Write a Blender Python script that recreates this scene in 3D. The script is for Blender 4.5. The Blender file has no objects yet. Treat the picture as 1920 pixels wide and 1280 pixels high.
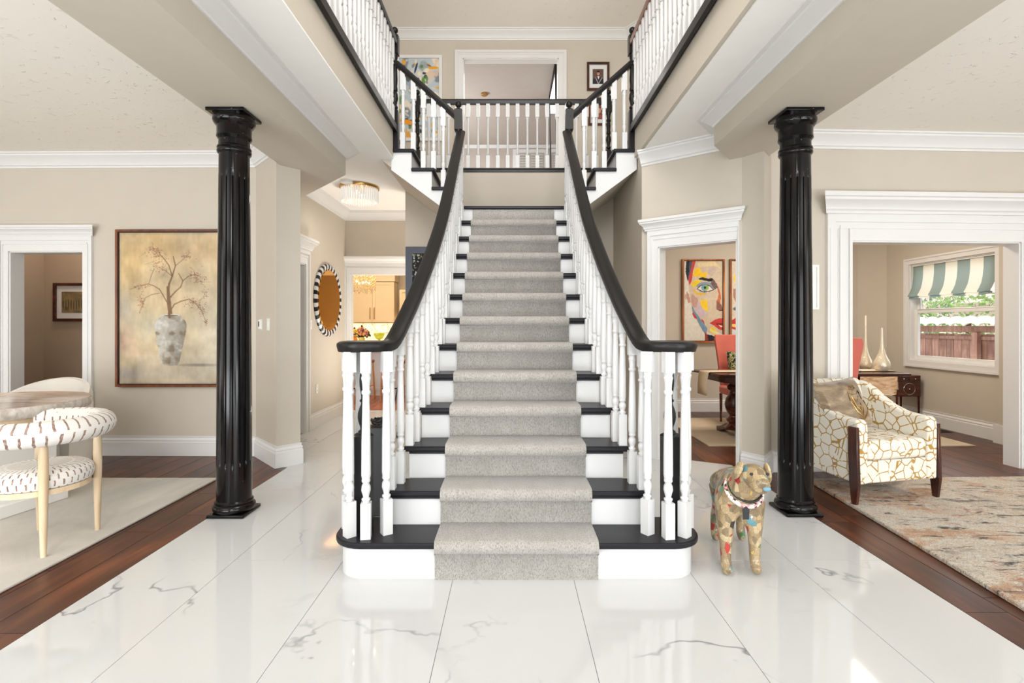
import bpy, bmesh, math, random
import numpy as np
from mathutils import Vector, Matrix
random.seed(7)
PI = math.pi
scene = bpy.context.scene

# ------------------------------------------------------------------ camera, world, exposure, large lights
EYE = 1.3
cam_d = bpy.data.cameras.new('camera'); cam = bpy.data.objects.new('camera', cam_d)
scene.collection.objects.link(cam); scene.camera = cam
cam.location = (0, 0, EYE); cam.rotation_euler = (PI/2, 0, 0)
cam_d.sensor_width = 36.0; cam_d.lens = 18.0            # 960 px focal length on a 1920 px frame
cam_d.shift_x = 3/1920; cam_d.shift_y = -30/1920
cam_d.clip_start = 0.05; cam_d.clip_end = 100
vs = scene.view_settings
vs.view_transform = 'Standard'; vs.look = 'None'; vs.gamma = 1.0; vs.use_curve_mapping = False
vs.exposure = -0.08

w = bpy.data.worlds.new('sky'); scene.world = w; w.use_nodes = True
wb = w.node_tree.nodes['Background']; wb.inputs['Color'].default_value = (0.86, 0.93, 1.0, 1); wb.inputs['Strength'].default_value = 3.2

def area(name, loc, target, sx, sy, power, col=(1, 1, 1)):
    l = bpy.data.lights.new(name, 'AREA'); l.shape = 'RECTANGLE'; l.size = sx; l.size_y = sy
    l.energy = power; l.color = col
    o = bpy.data.objects.new(name, l); scene.collection.objects.link(o); o.location = loc
    d = Vector(target) - Vector(loc); o.rotation_euler = d.to_track_quat('-Z', 'Y').to_euler()
    return o
LW = (1.0, 0.965, 0.92); DAY = (0.93, 0.97, 1.0)
area('fill_front_upper', (0.05, -5.1, 4.3), (0.05, 6, 3.6), 2.4, 2.4, 325, DAY)  # added fill lamp behind the camera; the front wall has no window
area('fill_foyer_high', (0.05, 2.4, 5.5), (0.05, 6.0, 1.8), 2.2, 3.0, 135, LW)  # unseen overhead fill, tilted to brighten the upper stairs
area('fill_left_overhead', (-4.3, 0.9, 2.97), (-4.3, 3.4, 0), 3.4, 2.0, 45, LW)  # added fill above the frame for the lower walls and rug, no fixture
area('fill_right_overhead', (4.3, 0.9, 2.97), (4.3, 3.2, 0), 3.4, 2.0, 34, LW)  # matching added fill for the right room, no fixture
area('light_upstairs_hall', (0.05, 7.1, 3.4), (0.05, 6.7, 5.7), 1.6, 0.5, 10, LW)
area('fill_left_front', (-4.3, -5.1, 1.4), (-4.3, 4.0, 1.2), 4.2, 2.2, 170, DAY)  # added front fill for the left room, set before a solid wall
area('fill_left_side', (-6.9, 1.4, 1.5), (-3.0, 3.4, 1.3), 2.8, 2.2, 45, DAY)  # added fill at the left side wall, which has no window
area('fill_right_front', (4.3, -5.1, 1.4), (4.3, 4.0, 1.2), 4.2, 2.2, 150, DAY)  # added front fill for the right room, no window behind it
area('fill_right_side', (6.9, 1.4, 1.5), (3.0, 3.2, 1.3), 2.8, 2.2, 45, DAY)  # added fill at the right side wall, also without a window
area('uplight_fill_left', (-4.0, -1.3, 0.15), (-4.0, 0.4, 3.0), 3.6, 1.6, 240, DAY)  # added lamp on the floor behind the camera, lifting the left ceiling
area('uplight_fill_right', (4.0, -1.3, 0.15), (4.0, 0.4, 3.0), 3.6, 1.6, 215, DAY)  # same added floor lamp for the right ceiling
area('uplight_fill_foyer', (0, -2.2, 0.15), (0, -0.9, 3.0), 2.6, 1.4, 95, DAY)  # added floor lamp aimed up at the foyer ceilings; no door there
area('light_dining', (3.6, 6.1, 2.9), (3.6, 6.1, 0), 1.4, 0.9, 62, (1.0, 0.89, 0.75))
area('fill_splashback', (-3.2, 12.2, 1.35), (-3.2, 12.25, 0.9), 1.6, 0.1, 7, (1.0, 0.8, 0.55))  # added strip lamp without a fixture, brightens the splashback
area('light_kitchen', (-2.6, 10.2, 2.95), (-2.6, 10.6, 0), 2.6, 3.0, 180, (1.0, 0.78, 0.52))
area('light_passage', (-5.0, 5.8, 2.9), (-5.0, 5.8, 0), 0.5, 0.4, 12, (1.0, 0.84, 0.7))
area('light_hallway_lamp', (-1.86, 6.31, 2.795), (-1.86, 6.31, 0), 0.3, 0.3, 5, (1.0, 0.92, 0.82))
area('uplight_fill_hallway', (-1.0, 7.15, 0.2), (-1.1, 7.1, 3.0), 0.6, 0.8, 52, (1.0, 0.94, 0.86))  # added uplight hidden behind the stair wall, brightens the hallway ceiling
area('light_bedroom', (0.0, 9.6, 5.6), (0.0, 9.8, 3.3), 2.0, 2.0, 62, (1.0, 0.96, 0.92))
area('fill_bedroom_side', (-2.6, 10.5, 4.2), (1.5, 11.0, 5.2), 2.0, 1.4, 110, DAY)  # added fill beside the blank left bedroom wall, aimed upwards

# ------------------------------------------------------------------ materials
def S(c):
    c = c/255.0
    return c/12.92 if c <= 0.04045 else ((c+0.055)/1.055)**2.4
def C(r, g, b): return (S(r), S(g), S(b), 1.0)

class NT:
    def __init__(s, name):
        s.m = bpy.data.materials.new(name); s.m.use_nodes = True
        s.t = s.m.node_tree; s.n = s.t.nodes; s.l = s.t.links; s.b = s.n['Principled BSDF']
    def node(s, typ, **kw):
        n = s.n.new(typ)
        for k, v in kw.items():
            if k.startswith('i_'):
                n.inputs[k[2:]].default_value = v
            else: setattr(n, k, v)
        return n
    def link(s, a, b): s.l.new(a, b)
    def math(s, op, a, b=None, c=None):
        n = s.n.new('ShaderNodeMath'); n.operation = op
        for i, v in enumerate((a, b, c)):
            if v is None: continue
            if isinstance(v, (int, float)): n.inputs[i].default_value = v
            else: s.link(v, n.inputs[i])
        return n.outputs[0]
    def ramp(s, fac, stops, interp='LINEAR'):
        n = s.n.new('ShaderNodeValToRGB'); n.color_ramp.interpolation = interp
        cr = n.color_ramp
        while len(cr.elements) > 1: cr.elements.remove(cr.elements[-1])
        cr.elements[0].position = stops[0][0]; cr.elements[0].color = stops[0][1]
        for p, c in stops[1:]:
            e = cr.elements.new(p); e.color = c
        if fac is not None: s.link(fac, n.inputs[0])
        return n.outputs[0]
    def mix(s, fac, a, b, mode='MIX'):
        n = s.n.new('ShaderNodeMix'); n.data_type = 'RGBA'; n.blend_type = mode
        if isinstance(fac, (int, float)): n.inputs[0].default_value = fac
        else: s.link(fac, n.inputs[0])
        for i, v in ((6, a), (7, b)):
            if isinstance(v, tuple): n.inputs[i].default_value = v
            else: s.link(v, n.inputs[i])
        return n.outputs[2]
    def pos(s, scale=(1, 1, 1), obj=False, offset=None):
        if obj: v = s.n.new('ShaderNodeTexCoord').outputs['Object']
        else: v = s.n.new('ShaderNodeNewGeometry').outputs['Position']
        if offset is not None:
            a = s.n.new('ShaderNodeVectorMath'); a.operation = 'ADD'; s.link(v, a.inputs[0]); s.link(offset, a.inputs[1]); v = a.outputs[0]
        mp = s.n.new('ShaderNodeMapping'); mp.inputs['Scale'].default_value = scale; s.link(v, mp.inputs['Vector'])
        return mp.outputs[0]
    def rnd(s, k=50.0):
        o = s.n.new('ShaderNodeObjectInfo'); c = s.n.new('ShaderNodeCombineXYZ')
        a = s.math('MULTIPLY', o.outputs['Random'], k); b = s.math('MULTIPLY', o.outputs['Random'], -k*0.7)
        s.link(a, c.inputs[0]); s.link(b, c.inputs[1]); s.link(a, c.inputs[2])
        return c.outputs[0], o.outputs['Random']
    def noise(s, vec, scale=5, detail=3, rough=0.5, dist=0.0):
        n = s.n.new('ShaderNodeTexNoise'); n.inputs['Scale'].default_value = scale; n.inputs['Detail'].default_value = detail
        n.inputs['Roughness'].default_value = rough; n.inputs['Distortion'].default_value = dist
        s.link(vec, n.inputs['Vector']); return n.outputs['Fac']
    def bump(s, h, strength=0.3, dist=0.01):
        n = s.n.new('ShaderNodeBump'); n.inputs['Strength'].default_value = strength; n.inputs['Distance'].default_value = dist
        s.link(h, n.inputs['Height']); s.link(n.outputs[0], s.b.inputs['Normal'])
    def set(s, col=None, rough=0.5, metal=0.0, coat=0.0, spec=0.5, sheen=0.0):
        if col is not None:
            if isinstance(col, tuple): s.b.inputs['Base Color'].default_value = col
            else: s.link(col, s.b.inputs['Base Color'])
        s.b.inputs['Roughness'].default_value = rough; s.b.inputs['Metallic'].default_value = metal
        s.b.inputs['Coat Weight'].default_value = coat; s.b.inputs['Coat Roughness'].default_value = 0.08
        s.b.inputs['Specular IOR Level'].default_value = spec; s.b.inputs['Sheen Weight'].default_value = sheen
        return s.m

def plain(name, col, rough=0.5, metal=0.0, coat=0.0, var=0.04, vs_=6.0, bump=None, spec=0.5, sheen=0.0):
    """one colour with a little procedural variation"""
    t = NT(name); p = t.pos(obj=True)
    f = t.noise(p, vs_, 3)
    lo = tuple(max(0, c*(1-var)) for c in col[:3])+(1,); hi = tuple(min(1, c*(1+var)) for c in col[:3])+(1,)
    c = t.ramp(f, [(0.3, lo), (0.7, hi)])
    if bump: t.bump(t.noise(p, bump[0], 3), bump[1], bump[2] if len(bump) > 2 else 0.005)
    return t.set(c, rough, metal, coat, spec, sheen)

M = {}
M['wall'] = plain('greige wall paint', C(201, 192, 178), 0.75, var=0.012, bump=(160, 0.06, 0.002), spec=0.25)
M['taupe'] = plain('taupe wall paint', C(178, 160, 140), 0.75, var=0.012, spec=0.25)
M['gray_taupe'] = plain('grey taupe paint', C(186, 176, 168), 0.8, var=0.02, spec=0.2)
M['trim'] = plain('white trim paint', C(226, 225, 223), 0.35, var=0.008, spec=0.4)
M['white'] = plain('white satin paint', C(212, 212, 212), 0.3, var=0.01)
M['ceil_smooth'] = plain('smooth white ceiling paint', C(246, 244, 240), 0.85, var=0.01, spec=0.2)
M['black'] = plain('black satin paint', C(30, 29, 31), 0.34, var=0.15, spec=0.3)
M['black_rail'] = plain('dark charcoal lacquer', C(28, 26, 26), 0.3, var=0.12, coat=0.0, spec=0.25)
M['red_rail'] = plain('reddish brown lacquered wood', C(120, 66, 40), 0.3, var=0.2, coat=0.3)
M['grout'] = plain('grey grout', C(120, 118, 114), 0.9)
M['plastic'] = plain('white plastic', C(235, 234, 230), 0.4)
M['brass'] = plain('brass', C(190, 150, 90), 0.25, metal=1.0)
M['chrome'] = plain('polished metal', C(200, 198, 192), 0.15, metal=1.0)
M['dark'] = plain('dark plastic', C(25, 25, 28), 0.45)

def tex_ceiling():
    t = NT('stippled ceiling plaster'); p = t.pos((1, 1, 1))
    n = t.noise(p, 16, 4, 0.6, 0.6)
    r = t.ramp(n, [(0.62, (0, 0, 0, 1)), (0.70, (1, 1, 1, 1))])
    t.bump(r, 0.7, 0.007)
    return t.set(C(246, 241, 233), 0.7, spec=0.3)
M['ceil'] = tex_ceiling()

def tex_marble():
    t = NT('polished white marble tile'); off, rnd = t.rnd(60)
    p = t.pos((1, 1, 1), offset=off)
    wv = t.noise(p, 0.9, 5, 0.55, 0.25)
    v = t.math('ABSOLUTE', t.math('SUBTRACT', wv, 0.5))
    line = t.ramp(v, [(0.0, (1, 1, 1, 1)), (0.008, (0, 0, 0, 1))])
    mask = t.ramp(t.noise(p, 1.7, 3), [(0.5, (0, 0, 0, 1)), (0.64, (1, 1, 1, 1))])
    w2 = t.noise(p, 1.9, 6, 0.6, 0.4)
    v2 = t.math('ABSOLUTE', t.math('SUBTRACT', w2, 0.5))
    l2 = t.ramp(v2, [(0.0, (1, 1, 1, 1)), (0.03, (0, 0, 0, 1))])
    m2 = t.ramp(t.noise(p, 1.3, 2), [(0.58, (0, 0, 0, 1)), (0.70, (1, 1, 1, 1))])
    a = t.math('MULTIPLY', line, mask); b = t.math('MULTIPLY', t.math('MULTIPLY', l2, m2), 0.16)
    f = t.math('MULTIPLY', t.math('MAXIMUM', a, b), 0.75)
    c = t.mix(f, C(206, 207, 207), C(98, 100, 106))
    return t.set(c, 0.06, coat=0.0, spec=0.55)
M['marble'] = tex_marble()

def tex_wood(name, dark, mid, light, rough=0.28, along=1, coat=0.15, sc=1.0):
    t = NT(name); off, rnd = t.rnd(40)
    s = [9*sc, 9*sc, 9*sc]; s[along] = 1.1*sc
    p = t.pos(tuple(s), offset=off)
    g = t.noise(p, 1.4, 6, 0.62, 0.6)
    b = t.noise(t.pos((2.2, 1.2, 2.2), offset=off), 1.5, 3)
    c = t.ramp(g, [(0.28, dark), (0.5, mid), (0.72, light)])
    c2 = t.mix(t.ramp(b, [(0.35, (0, 0, 0, 1)), (0.65, (0.75, 0.75, 0.75, 1))]), c, dark)
    tint = t.math('MULTIPLY_ADD', rnd, 0.5, 0.75)
    cc = t.node('ShaderNodeCombineColor')
    for i in range(3): t.link(tint, cc.inputs[i])
    c3 = t.mix(1.0, c2, cc.outputs[0], 'MULTIPLY')
    t.bump(g, 0.12, 0.003)
    return t.set(c3, rough, coat=coat, spec=0.35)
M['floor_wood'] = tex_wood('dark walnut floor plank', C(56, 30, 22), C(100, 54, 32), C(134, 78, 48), 0.33, 1, 0.0)
M['kitchen_wood'] = tex_wood('warm kitchen floor plank', C(120, 60, 34), C(168, 92, 52), C(190, 112, 66), 0.3, 1)
M['oak'] = tex_wood('pale oak', C(204, 178, 144), C(222, 200, 168), C(232, 214, 186), 0.45, 2, 0.05, 2.0)
M['mahogany'] = tex_wood('dark mahogany', C(44, 18, 14), C(78, 34, 22), C(110, 50, 32), 0.2, 0, 0.5, 1.5)
M['walnut_leg'] = tex_wood('dark walnut leg', C(44, 22, 16), C(74, 38, 28), C(98, 54, 38), 0.25, 2, 0.4, 2.0)
M['frame_wood'] = tex_wood('brown wood picture frame', C(80, 40, 22), C(116, 62, 34), C(140, 80, 46), 0.35, 2, 0.2, 2)
M['frame_gold'] = tex_wood('amber wood picture frame', C(120, 66, 26), C(176, 104, 44), C(206, 132, 64), 0.35, 2, 0.2, 2)

def tex_column():
    t = NT('black rubbed column lacquer'); p = t.pos((6, 6, 1.2), obj=True)
    g = t.noise(p, 2.0, 4)
    c = t.ramp(g, [(0.55, C(13, 12, 13)), (0.75, C(30, 17, 13))])
    f = t.ramp(t.noise(t.pos(obj=True), 42, 5), [(0.745, (0, 0, 0, 1)), (0.76, (1, 1, 1, 1))])
    c = t.mix(f, c, C(120, 112, 104))
    return t.set(c, 0.13, coat=0.0, spec=0.3)
M['column'] = tex_column()

def tex_tread():
    t = NT('black scuffed tread'); p = t.pos(obj=True)
    f = t.ramp(t.noise(p, 55, 5), [(0.76, (0, 0, 0, 1)), (0.78, (1, 1, 1, 1))])
    c = t.mix(f, C(30, 30, 34), C(105, 100, 98))
    return t.set(c, 0.36, coat=0.0, spec=0.22)
M['tread'] = tex_tread()

def tex_runner():
    t = NT('grey woven stair carpet')
    a = t.noise(t.pos((1, 0.35, 0.35)), 300, 2)
    b = t.noise(t.pos((1.6, 1, 1)), 7, 4)
    h = t.noise(t.pos((0.4, 1, 1)), 330, 2)
    m = t.math('ADD', t.math('MULTIPLY', a, 0.75), t.math('MULTIPLY', h, 0.25))
    c = t.ramp(m, [(0.34, C(138, 134, 128)), (0.47, C(179, 175, 169)), (0.62, C(196, 192, 186))])
    c = t.mix(t.ramp(b, [(0.35, (0, 0, 0, 1)), (0.7, (0.35, 0.35, 0.35, 1))]), c, C(156, 151, 143))
    t.bump(m, 0.5, 0.003)
    return t.set(c, 0.95, spec=0.1, sheen=0.2)
M['runner'] = tex_runner()

def tex_rug(name, stops, scale, stretch, rnd_rot=0.0, bump=0.8):
    t = NT(name)
    n1 = t.noise(t.pos(stretch), scale, 8, 0.72, 1.2)
    c = t.ramp(n1, stops)
    n2 = t.noise(t.pos(), 300, 2)
    c = t.mix(t.math('MULTIPLY', n2, 0.35), c, C(235, 228, 220))
    t.bump(n2, bump, 0.01)
    return t.set(c, 0.95, spec=0.08, sheen=0.2)
M['rug_left'] = tex_rug('pale grey beige rug', [(0.3, C(172, 170, 164)), (0.5, C(196, 190, 180)), (0.62, C(208, 200, 190)), (0.75, C(196, 170, 150))], 1.3, (1, 0.6, 1), bump=0.2)
def tex_rug2():
    t = NT('multicoloured abstract shag rug')
    base = t.ramp(t.noise(t.pos((0.8, 1.2, 1)), 1.6, 4, 0.6, 0.8), [(0.3, C(140, 130, 124)), (0.4, C(226, 210, 190)), (0.5, C(238, 226, 208)), (0.6, C(222, 178, 142)), (0.72, C(108, 96, 92))])
    st = t.noise(t.pos((1.0, 4.5, 1)), 3.2, 8, 0.75, 0.5)
    c = t.mix(t.ramp(st, [(0.54, (0, 0, 0, 1)), (0.60, (1, 1, 1, 1))]), base, C(62, 54, 52))
    rd = t.noise(t.pos((1, 2.0, 1), offset=None), 2.4, 6, 0.7, 1.0)
    c = t.mix(t.ramp(rd, [(0.60, (0, 0, 0, 1)), (0.68, (0.8, 0.8, 0.8, 1))]), c, C(176, 88, 64))
    wh = t.noise(t.pos((2, 2, 1)), 5, 6, 0.7)
    c = t.mix(t.ramp(wh, [(0.52, (0, 0, 0, 1)), (0.6, (0.8, 0.8, 0.8, 1))]), c, C(238, 232, 220))
    n2 = t.noise(t.pos(), 130, 3)
    c = t.mix(t.ramp(n2, [(0.35, (0.45, 0.45, 0.45, 1)), (0.6, (0, 0, 0, 1))]), c, C(110, 100, 92))
    t.bump(n2, 1.0, 0.02)
    return t.set(c, 0.95, spec=0.05, sheen=0.2)
M['rug_right'] = tex_rug2()

def tex_gold_lines():
    t = NT('cream fabric with gold branching lines')
    p = t.pos(obj=True)
    n = t.noise(p, 6, 2)
    v = t.node('ShaderNodeTexVoronoi', feature='DISTANCE_TO_EDGE'); v.inputs['Scale'].default_value = 13.5
    v.inputs['Randomness'].default_value = 0.9
    t.link(p, v.inputs['Vector'])
    line = t.ramp(v.outputs['Distance'], [(0.035, (1, 1, 1, 1)), (0.055, (0, 0, 0, 1))])
    brk = t.ramp(t.noise(p, 15, 2), [(0.38, (0, 0, 0, 1)), (0.43, (1, 1, 1, 1))])
    c = t.mix(t.math('MULTIPLY', line, brk), C(232, 227, 214), C(176, 138, 68))
    t.bump(t.noise(p, 260, 2), 0.35, 0.003)
    return t.set(c, 0.9, spec=0.15, sheen=0.2)
M['gold_lines'] = tex_gold_lines()

def tex_dashes():
    """cream boucle with short brown dashes running across a ring (object origin = ring centre)"""
    t = NT('cream fabric with brown brush dashes')
    tc = t.n.new('ShaderNodeTexCoord'); sp = t.n.new('ShaderNodeSeparateXYZ'); t.link(tc.outputs['Object'], sp.inputs[0])
    x, y, z = sp.outputs
    th = t.math('ARCTAN2', y, x)
    rho = t.math('SQRT', t.math('ADD', t.math('MULTIPLY', x, x), t.math('MULTIPLY', y, y)))
    phi = t.math('ARCTAN2', z, t.math('SUBTRACT', rho, 0.2))
    row = t.math('MULTIPLY', phi, 1.35); rowi = t.math('FLOOR', row); rowf = t.math('FRACT', row)
    nz = t.noise(tc.outputs['Object'], 14, 2)
    a = t.math('ADD', t.math('MULTIPLY', th, 6.2), t.math('MULTIPLY', rowi, 0.5))
    a = t.math('ADD', a, t.math('MULTIPLY', nz, 0.5))
    fr = t.math('FRACT', a)
    m1 = t.math('LESS_THAN', fr, 0.2)
    m2 = t.math('GREATER_THAN', rowf, 0.14)
    f = t.math('MULTIPLY', m1, m2)
    cc = t.ramp(t.noise(tc.outputs['Object'], 60, 2), [(0.35, C(128, 98, 86)), (0.65, C(176, 152, 138))])
    c = t.mix(f, C(236, 232, 226), cc)
    t.bump(t.noise(tc.outputs['Object'], 220, 2), 0.4, 0.003)
    return t.set(c, 0.95, spec=0.1, sheen=0.2)
M['dashes'] = tex_dashes()

def tex_decoupage():
    t = NT('decoupage of newspaper and magazine scraps')
    p = t.pos((1, 1, 0.8), obj=True)
    warp = t.noise(p, 4, 2)
    v = t.node('ShaderNodeTexVoronoi'); v.inputs['Scale'].default_value = 34.0; t.link(p, v.inputs['Vector'])
    sc = t.node('ShaderNodeSeparateColor'); t.link(v.outputs['Color'], sc.inputs[0])
    base = t.ramp(sc.outputs[0], [(0.0, C(164, 140, 104)), (0.30, C(186, 162, 122)), (0.50, C(140, 120, 90)), (0.64, C(200, 180, 140)),
                                  (0.76, C(140, 122, 92)), (0.81, C(176, 52, 44)), (0.855, C(96, 150, 160)), (0.90, C(88, 136, 92)),
                                  (0.935, C(216, 186, 96)), (0.955, C(38, 34, 32)), (0.97, C(190, 168, 130))], 'CONSTANT')
    # printed text lines in two directions
    def text(rot, frq):
        mp = t.n.new('ShaderNodeMapping'); mp.inputs['Rotation'].default_value = rot; t.link(p, mp.inputs['Vector'])
        wv = t.node('ShaderNodeTexWave'); wv.inputs['Scale'].default_value = frq; wv.inputs['Distortion'].default_value = 0.6
        t.link(mp.outputs[0], wv.inputs['Vector'])
        l = t.ramp(wv.outputs['Fac'], [(0.28, (1, 1, 1, 1)), (0.4, (0, 0, 0, 1))])
        return t.math('MULTIPLY', l, t.ramp(t.noise(mp.outputs[0], 220, 2), [(0.42, (0, 0, 0, 1)), (0.5, (1, 1, 1, 1))]))
    ta = text((0.3, 0.5, 0.9), 90); tb = text((1.2, -0.7, 0.2), 80)
    sel = t.math('GREATER_THAN', sc.outputs[1], 0.5)
    txt = t.math('ADD', t.math('MULTIPLY', ta, sel), t.math('MULTIPLY', tb, t.math('SUBTRACT', 1.0, sel)))
    on = t.math('LESS_THAN', sc.outputs[2], 0.8)
    c = t.mix(t.math('MULTIPLY', t.math('MULTIPLY', txt, on), 0.6), base, C(52, 44, 38))
    e = t.node('ShaderNodeTexVoronoi', feature='DISTANCE_TO_EDGE'); e.inputs['Scale'].default_value = 34.0; t.link(p, e.inputs['Vector'])
    ed = t.ramp(e.outputs['Distance'], [(0.0, (0.6, 0.6, 0.6, 1)), (0.03, (0, 0, 0, 1))])
    c = t.mix(ed, c, C(90, 76, 58))
    return t.set(c, 0.3, coat=0.4)
M['decoupage'] = tex_decoupage()

def tex_stripes(name, a, b, axis, freq, off=0.0, rough=0.8, duty=0.5):
    t = NT(name); sp = t.n.new('ShaderNodeSeparateXYZ'); t.link(t.pos(), sp.inputs[0])
    f = t.math('FRACT', t.math('ADD', t.math('MULTIPLY', sp.outputs[axis], freq), off))
    m = t.math('LESS_THAN', f, duty)
    c = t.mix(m, a, b)
    return t.set(c, rough, spec=0.2)
def vcol(name='painted canvas', rough=0.6):
    t = NT(name); a = t.node('ShaderNodeVertexColor', layer_name='Col')
    p = t.pos(obj=True); t.bump(t.noise(p, 180, 2), 0.15, 0.002)
    return t.set(a.outputs['Color'], rough, spec=0.3)
M['canvas'] = vcol()

def tex_emit(name, col, st):
    t = NT(name); t.b.inputs['Emission Color'].default_value = col; t.b.inputs['Emission Strength'].default_value = st
    return t.set(col, 0.3)
def tex_glass(name, col=(1, 1, 1, 1), rough=0.02, trans=1.0):
    t = NT(name); t.b.inputs['Transmission Weight'].default_value = trans; t.b.inputs['IOR'].default_value = 1.45
    return t.set(col, rough)

# ------------------------------------------------------------------ mesh builder
class MB:
    def __init__(s): s.v = []; s.f = []; s.sm = []
    def _add(s, vs_, fs, smooth=False, T=None):
        o = len(s.v)
        for p in vs_:
            p = Vector(p)
            if T is not None: p = T @ p
            s.v.append((p.x, p.y, p.z))
        for f in fs: s.f.append(tuple(i+o for i in f)); s.sm.append(smooth)
        return s
    def box(s, x0, x1, y0, y1, z0, z1, T=None):
        v = [(x0, y0, z0), (x1, y0, z0), (x1, y1, z0), (x0, y1, z0), (x0, y0, z1), (x1, y0, z1), (x1, y1, z1), (x0, y1, z1)]
        return s._add(v, [(0, 3, 2, 1), (4, 5, 6, 7), (0, 1, 5, 4), (1, 2, 6, 5), (2, 3, 7, 6), (3, 0, 4, 7)], False, T)
    def prism(s, poly, z0, z1, T=None, smooth=False):
        """poly in xy, extruded in z"""
        n = len(poly); a = sum(poly[i][0]*poly[(i+1) % n][1]-poly[(i+1) % n][0]*poly[i][1] for i in range(n))
        if a < 0: poly = poly[::-1]
        v = [(x, y, z0) for x, y in poly]+[(x, y, z1) for x, y in poly]
        f = [tuple(range(n))[::-1], tuple(range(n, 2*n))]+[(i, (i+1) % n, n+(i+1) % n, n+i) for i in range(n)]
        o = len(s.f); s._add(v, f, False, T)
        if smooth:
            for i in range(o+2, len(s.f)): s.sm[i] = True
        return s
    def lathe(s, prof, c=(0, 0, 0), seg=24, T=None, mod=None, smooth=True, cap=True, a0=0.0, a1=2*PI):
        """prof: (r, z) bottom to top"""
        v = []; f = []; full = abs(a1-a0-2*PI) < 1e-6; ns = seg if full else seg+1
        for (r, z) in prof:
            for i in range(ns):
                a = a0+(a1-a0)*i/seg; rr = r if mod is None else r+mod(a, z)
                v.append((c[0]+rr*math.cos(a), c[1]+rr*math.sin(a), c[2]+z))
        for j in range(len(prof)-1):
            for i in range(seg):
                k = (i+1) % ns
                f.append((j*ns+i, j*ns+k, (j+1)*ns+k, (j+1)*ns+i))
        s._add(v, f, smooth, T)
        if cap and full:
            o = len(v)
            base = len(s.v)-len(v)
            if prof[0][0] > 1e-5: s.f.append(tuple(base+i for i in range(ns))[::-1]); s.sm.append(False)
            if prof[-1][0] > 1e-5: s.f.append(tuple(base+(len(prof)-1)*ns+i for i in range(ns))); s.sm.append(False)
        return s
    def sweep(s, path, sec, T=None, smooth=True, closed=False, up=(0, 0, 1), scale=None):
        """sec: list of (a,b): a sideways, b up"""
        path = [Vector(p) for p in path]; n = len(path); m = len(sec); v = []; f = []
        for i, p in enumerate(path):
            if closed: t = path[(i+1) % n]-path[i-1]
            else: t = path[min(i+1, n-1)]-path[max(i-1, 0)]
            t.normalize(); u = Vector(up)
            sd = t.cross(u)
            if sd.length < 1e-4: sd = Vector((1, 0, 0))
            sd.normalize(); uu = sd.cross(t).normalized()
            k = 1.0 if scale is None else scale[i]
            for a, b in sec: v.append(p+sd*a*k+uu*b*k)
        rng = n if closed else n-1
        for i in range(rng):
            j = (i+1) % n
            for q in range(m):
                r = (q+1) % m
                f.append((i*m+q, i*m+r, j*m+r, j*m+q))
        if not closed: f += [tuple(range(m))[::-1], tuple((n-1)*m+q for q in range(m))]
        return s._add(v, f, smooth, T)
    def tube(s, path, r, seg=10, T=None, closed=False, scale=None):
        return s.sweep(path, [(r*math.cos(2*PI*i/seg), r*math.sin(2*PI*i/seg)) for i in range(seg)], T, True, closed, scale=scale)
    def ball(s, c, r, seg=14, T=None, sc=(1, 1, 1)):
        pr = [(r*math.sin(PI*j/8), -r*math.cos(PI*j/8)) for j in range(9)]
        v = []; f = []
        for (rr, z) in pr:
            for i in range(seg):
                a = 2*PI*i/seg; v.append((c[0]+rr*math.cos(a)*sc[0], c[1]+rr*math.sin(a)*sc[1], c[2]+z*sc[2]))
        for j in range(8):
            for i in range(seg):
                k = (i+1) % seg; f.append((j*seg+i, j*seg+k, (j+1)*seg+k, (j+1)*seg+i))
        return s._add(v, f, True, T)
    def mesh(s, name, origin):
        me = bpy.data.meshes.new(name)
        ox, oy, oz = origin
        me.from_pydata([(x-ox, y-oy, z-oz) for x, y, z in s.v], [], s.f)
        me.polygons.foreach_set('use_smooth', s.sm); me.update()
        return me

col = scene.collection
WLOC = {}
def center(mb):
    xs = [p[0] for p in mb.v]; ys = [p[1] for p in mb.v]; zs = [p[2] for p in mb.v]
    return ((min(xs)+max(xs))/2, (min(ys)+max(ys))/2, min(zs))
def put(o, wloc, parent=None):
    wl = Vector(wloc)
    col.objects.link(o); WLOC[o.name] = wl
    if parent is not None:
        o.parent = parent; o.location = wl-WLOC[parent.name]
    else: o.location = wl
    return o
def part(name, mb, mat, parent=None, label=None, origin=None, bevel=0, subd=0, kind=None, fix=True):
    org = origin if origin is not None else center(mb)
    me = mb.mesh(name, org); me.materials.append(M[mat] if isinstance(mat, str) else mat)
    if fix:
        bm = bmesh.new(); bm.from_mesh(me); bmesh.ops.remove_doubles(bm, verts=bm.verts, dist=1e-6)
        bmesh.ops.recalc_face_normals(bm, faces=bm.faces); bm.to_mesh(me); bm.free()
        if not subd: me.set_sharp_from_angle(angle=0.62)
    o = bpy.data.objects.new(name, me); put(o, org, parent)
    if bevel:
        b = o.modifiers.new('bevel', 'BEVEL'); b.width = bevel; b.segments = 2 if bevel < 0.015 else 4; b.limit_method = 'ANGLE'; b.angle_limit = 0.6
        if bevel >= 0.015:
            for p in me.polygons: p.use_smooth = True
    if subd:
        b = o.modifiers.new('subd', 'SUBSURF'); b.levels = subd; b.render_levels = subd
        for p in me.polygons: p.use_smooth = True
    if label: o['label'] = label
    if kind: o['kind'] = kind
    return o
def tag(o, label, cat, group=None, kind=None):
    o['label'] = label; o['category'] = cat
    if group: o['group'] = group
    if kind: o['kind'] = kind
    return o
def thing(name, loc, label, cat, group=None):
    o = bpy.data.objects.new(name, None); o.empty_display_size = 0.1; put(o, loc)
    return tag(o, label, cat, group)
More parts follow.
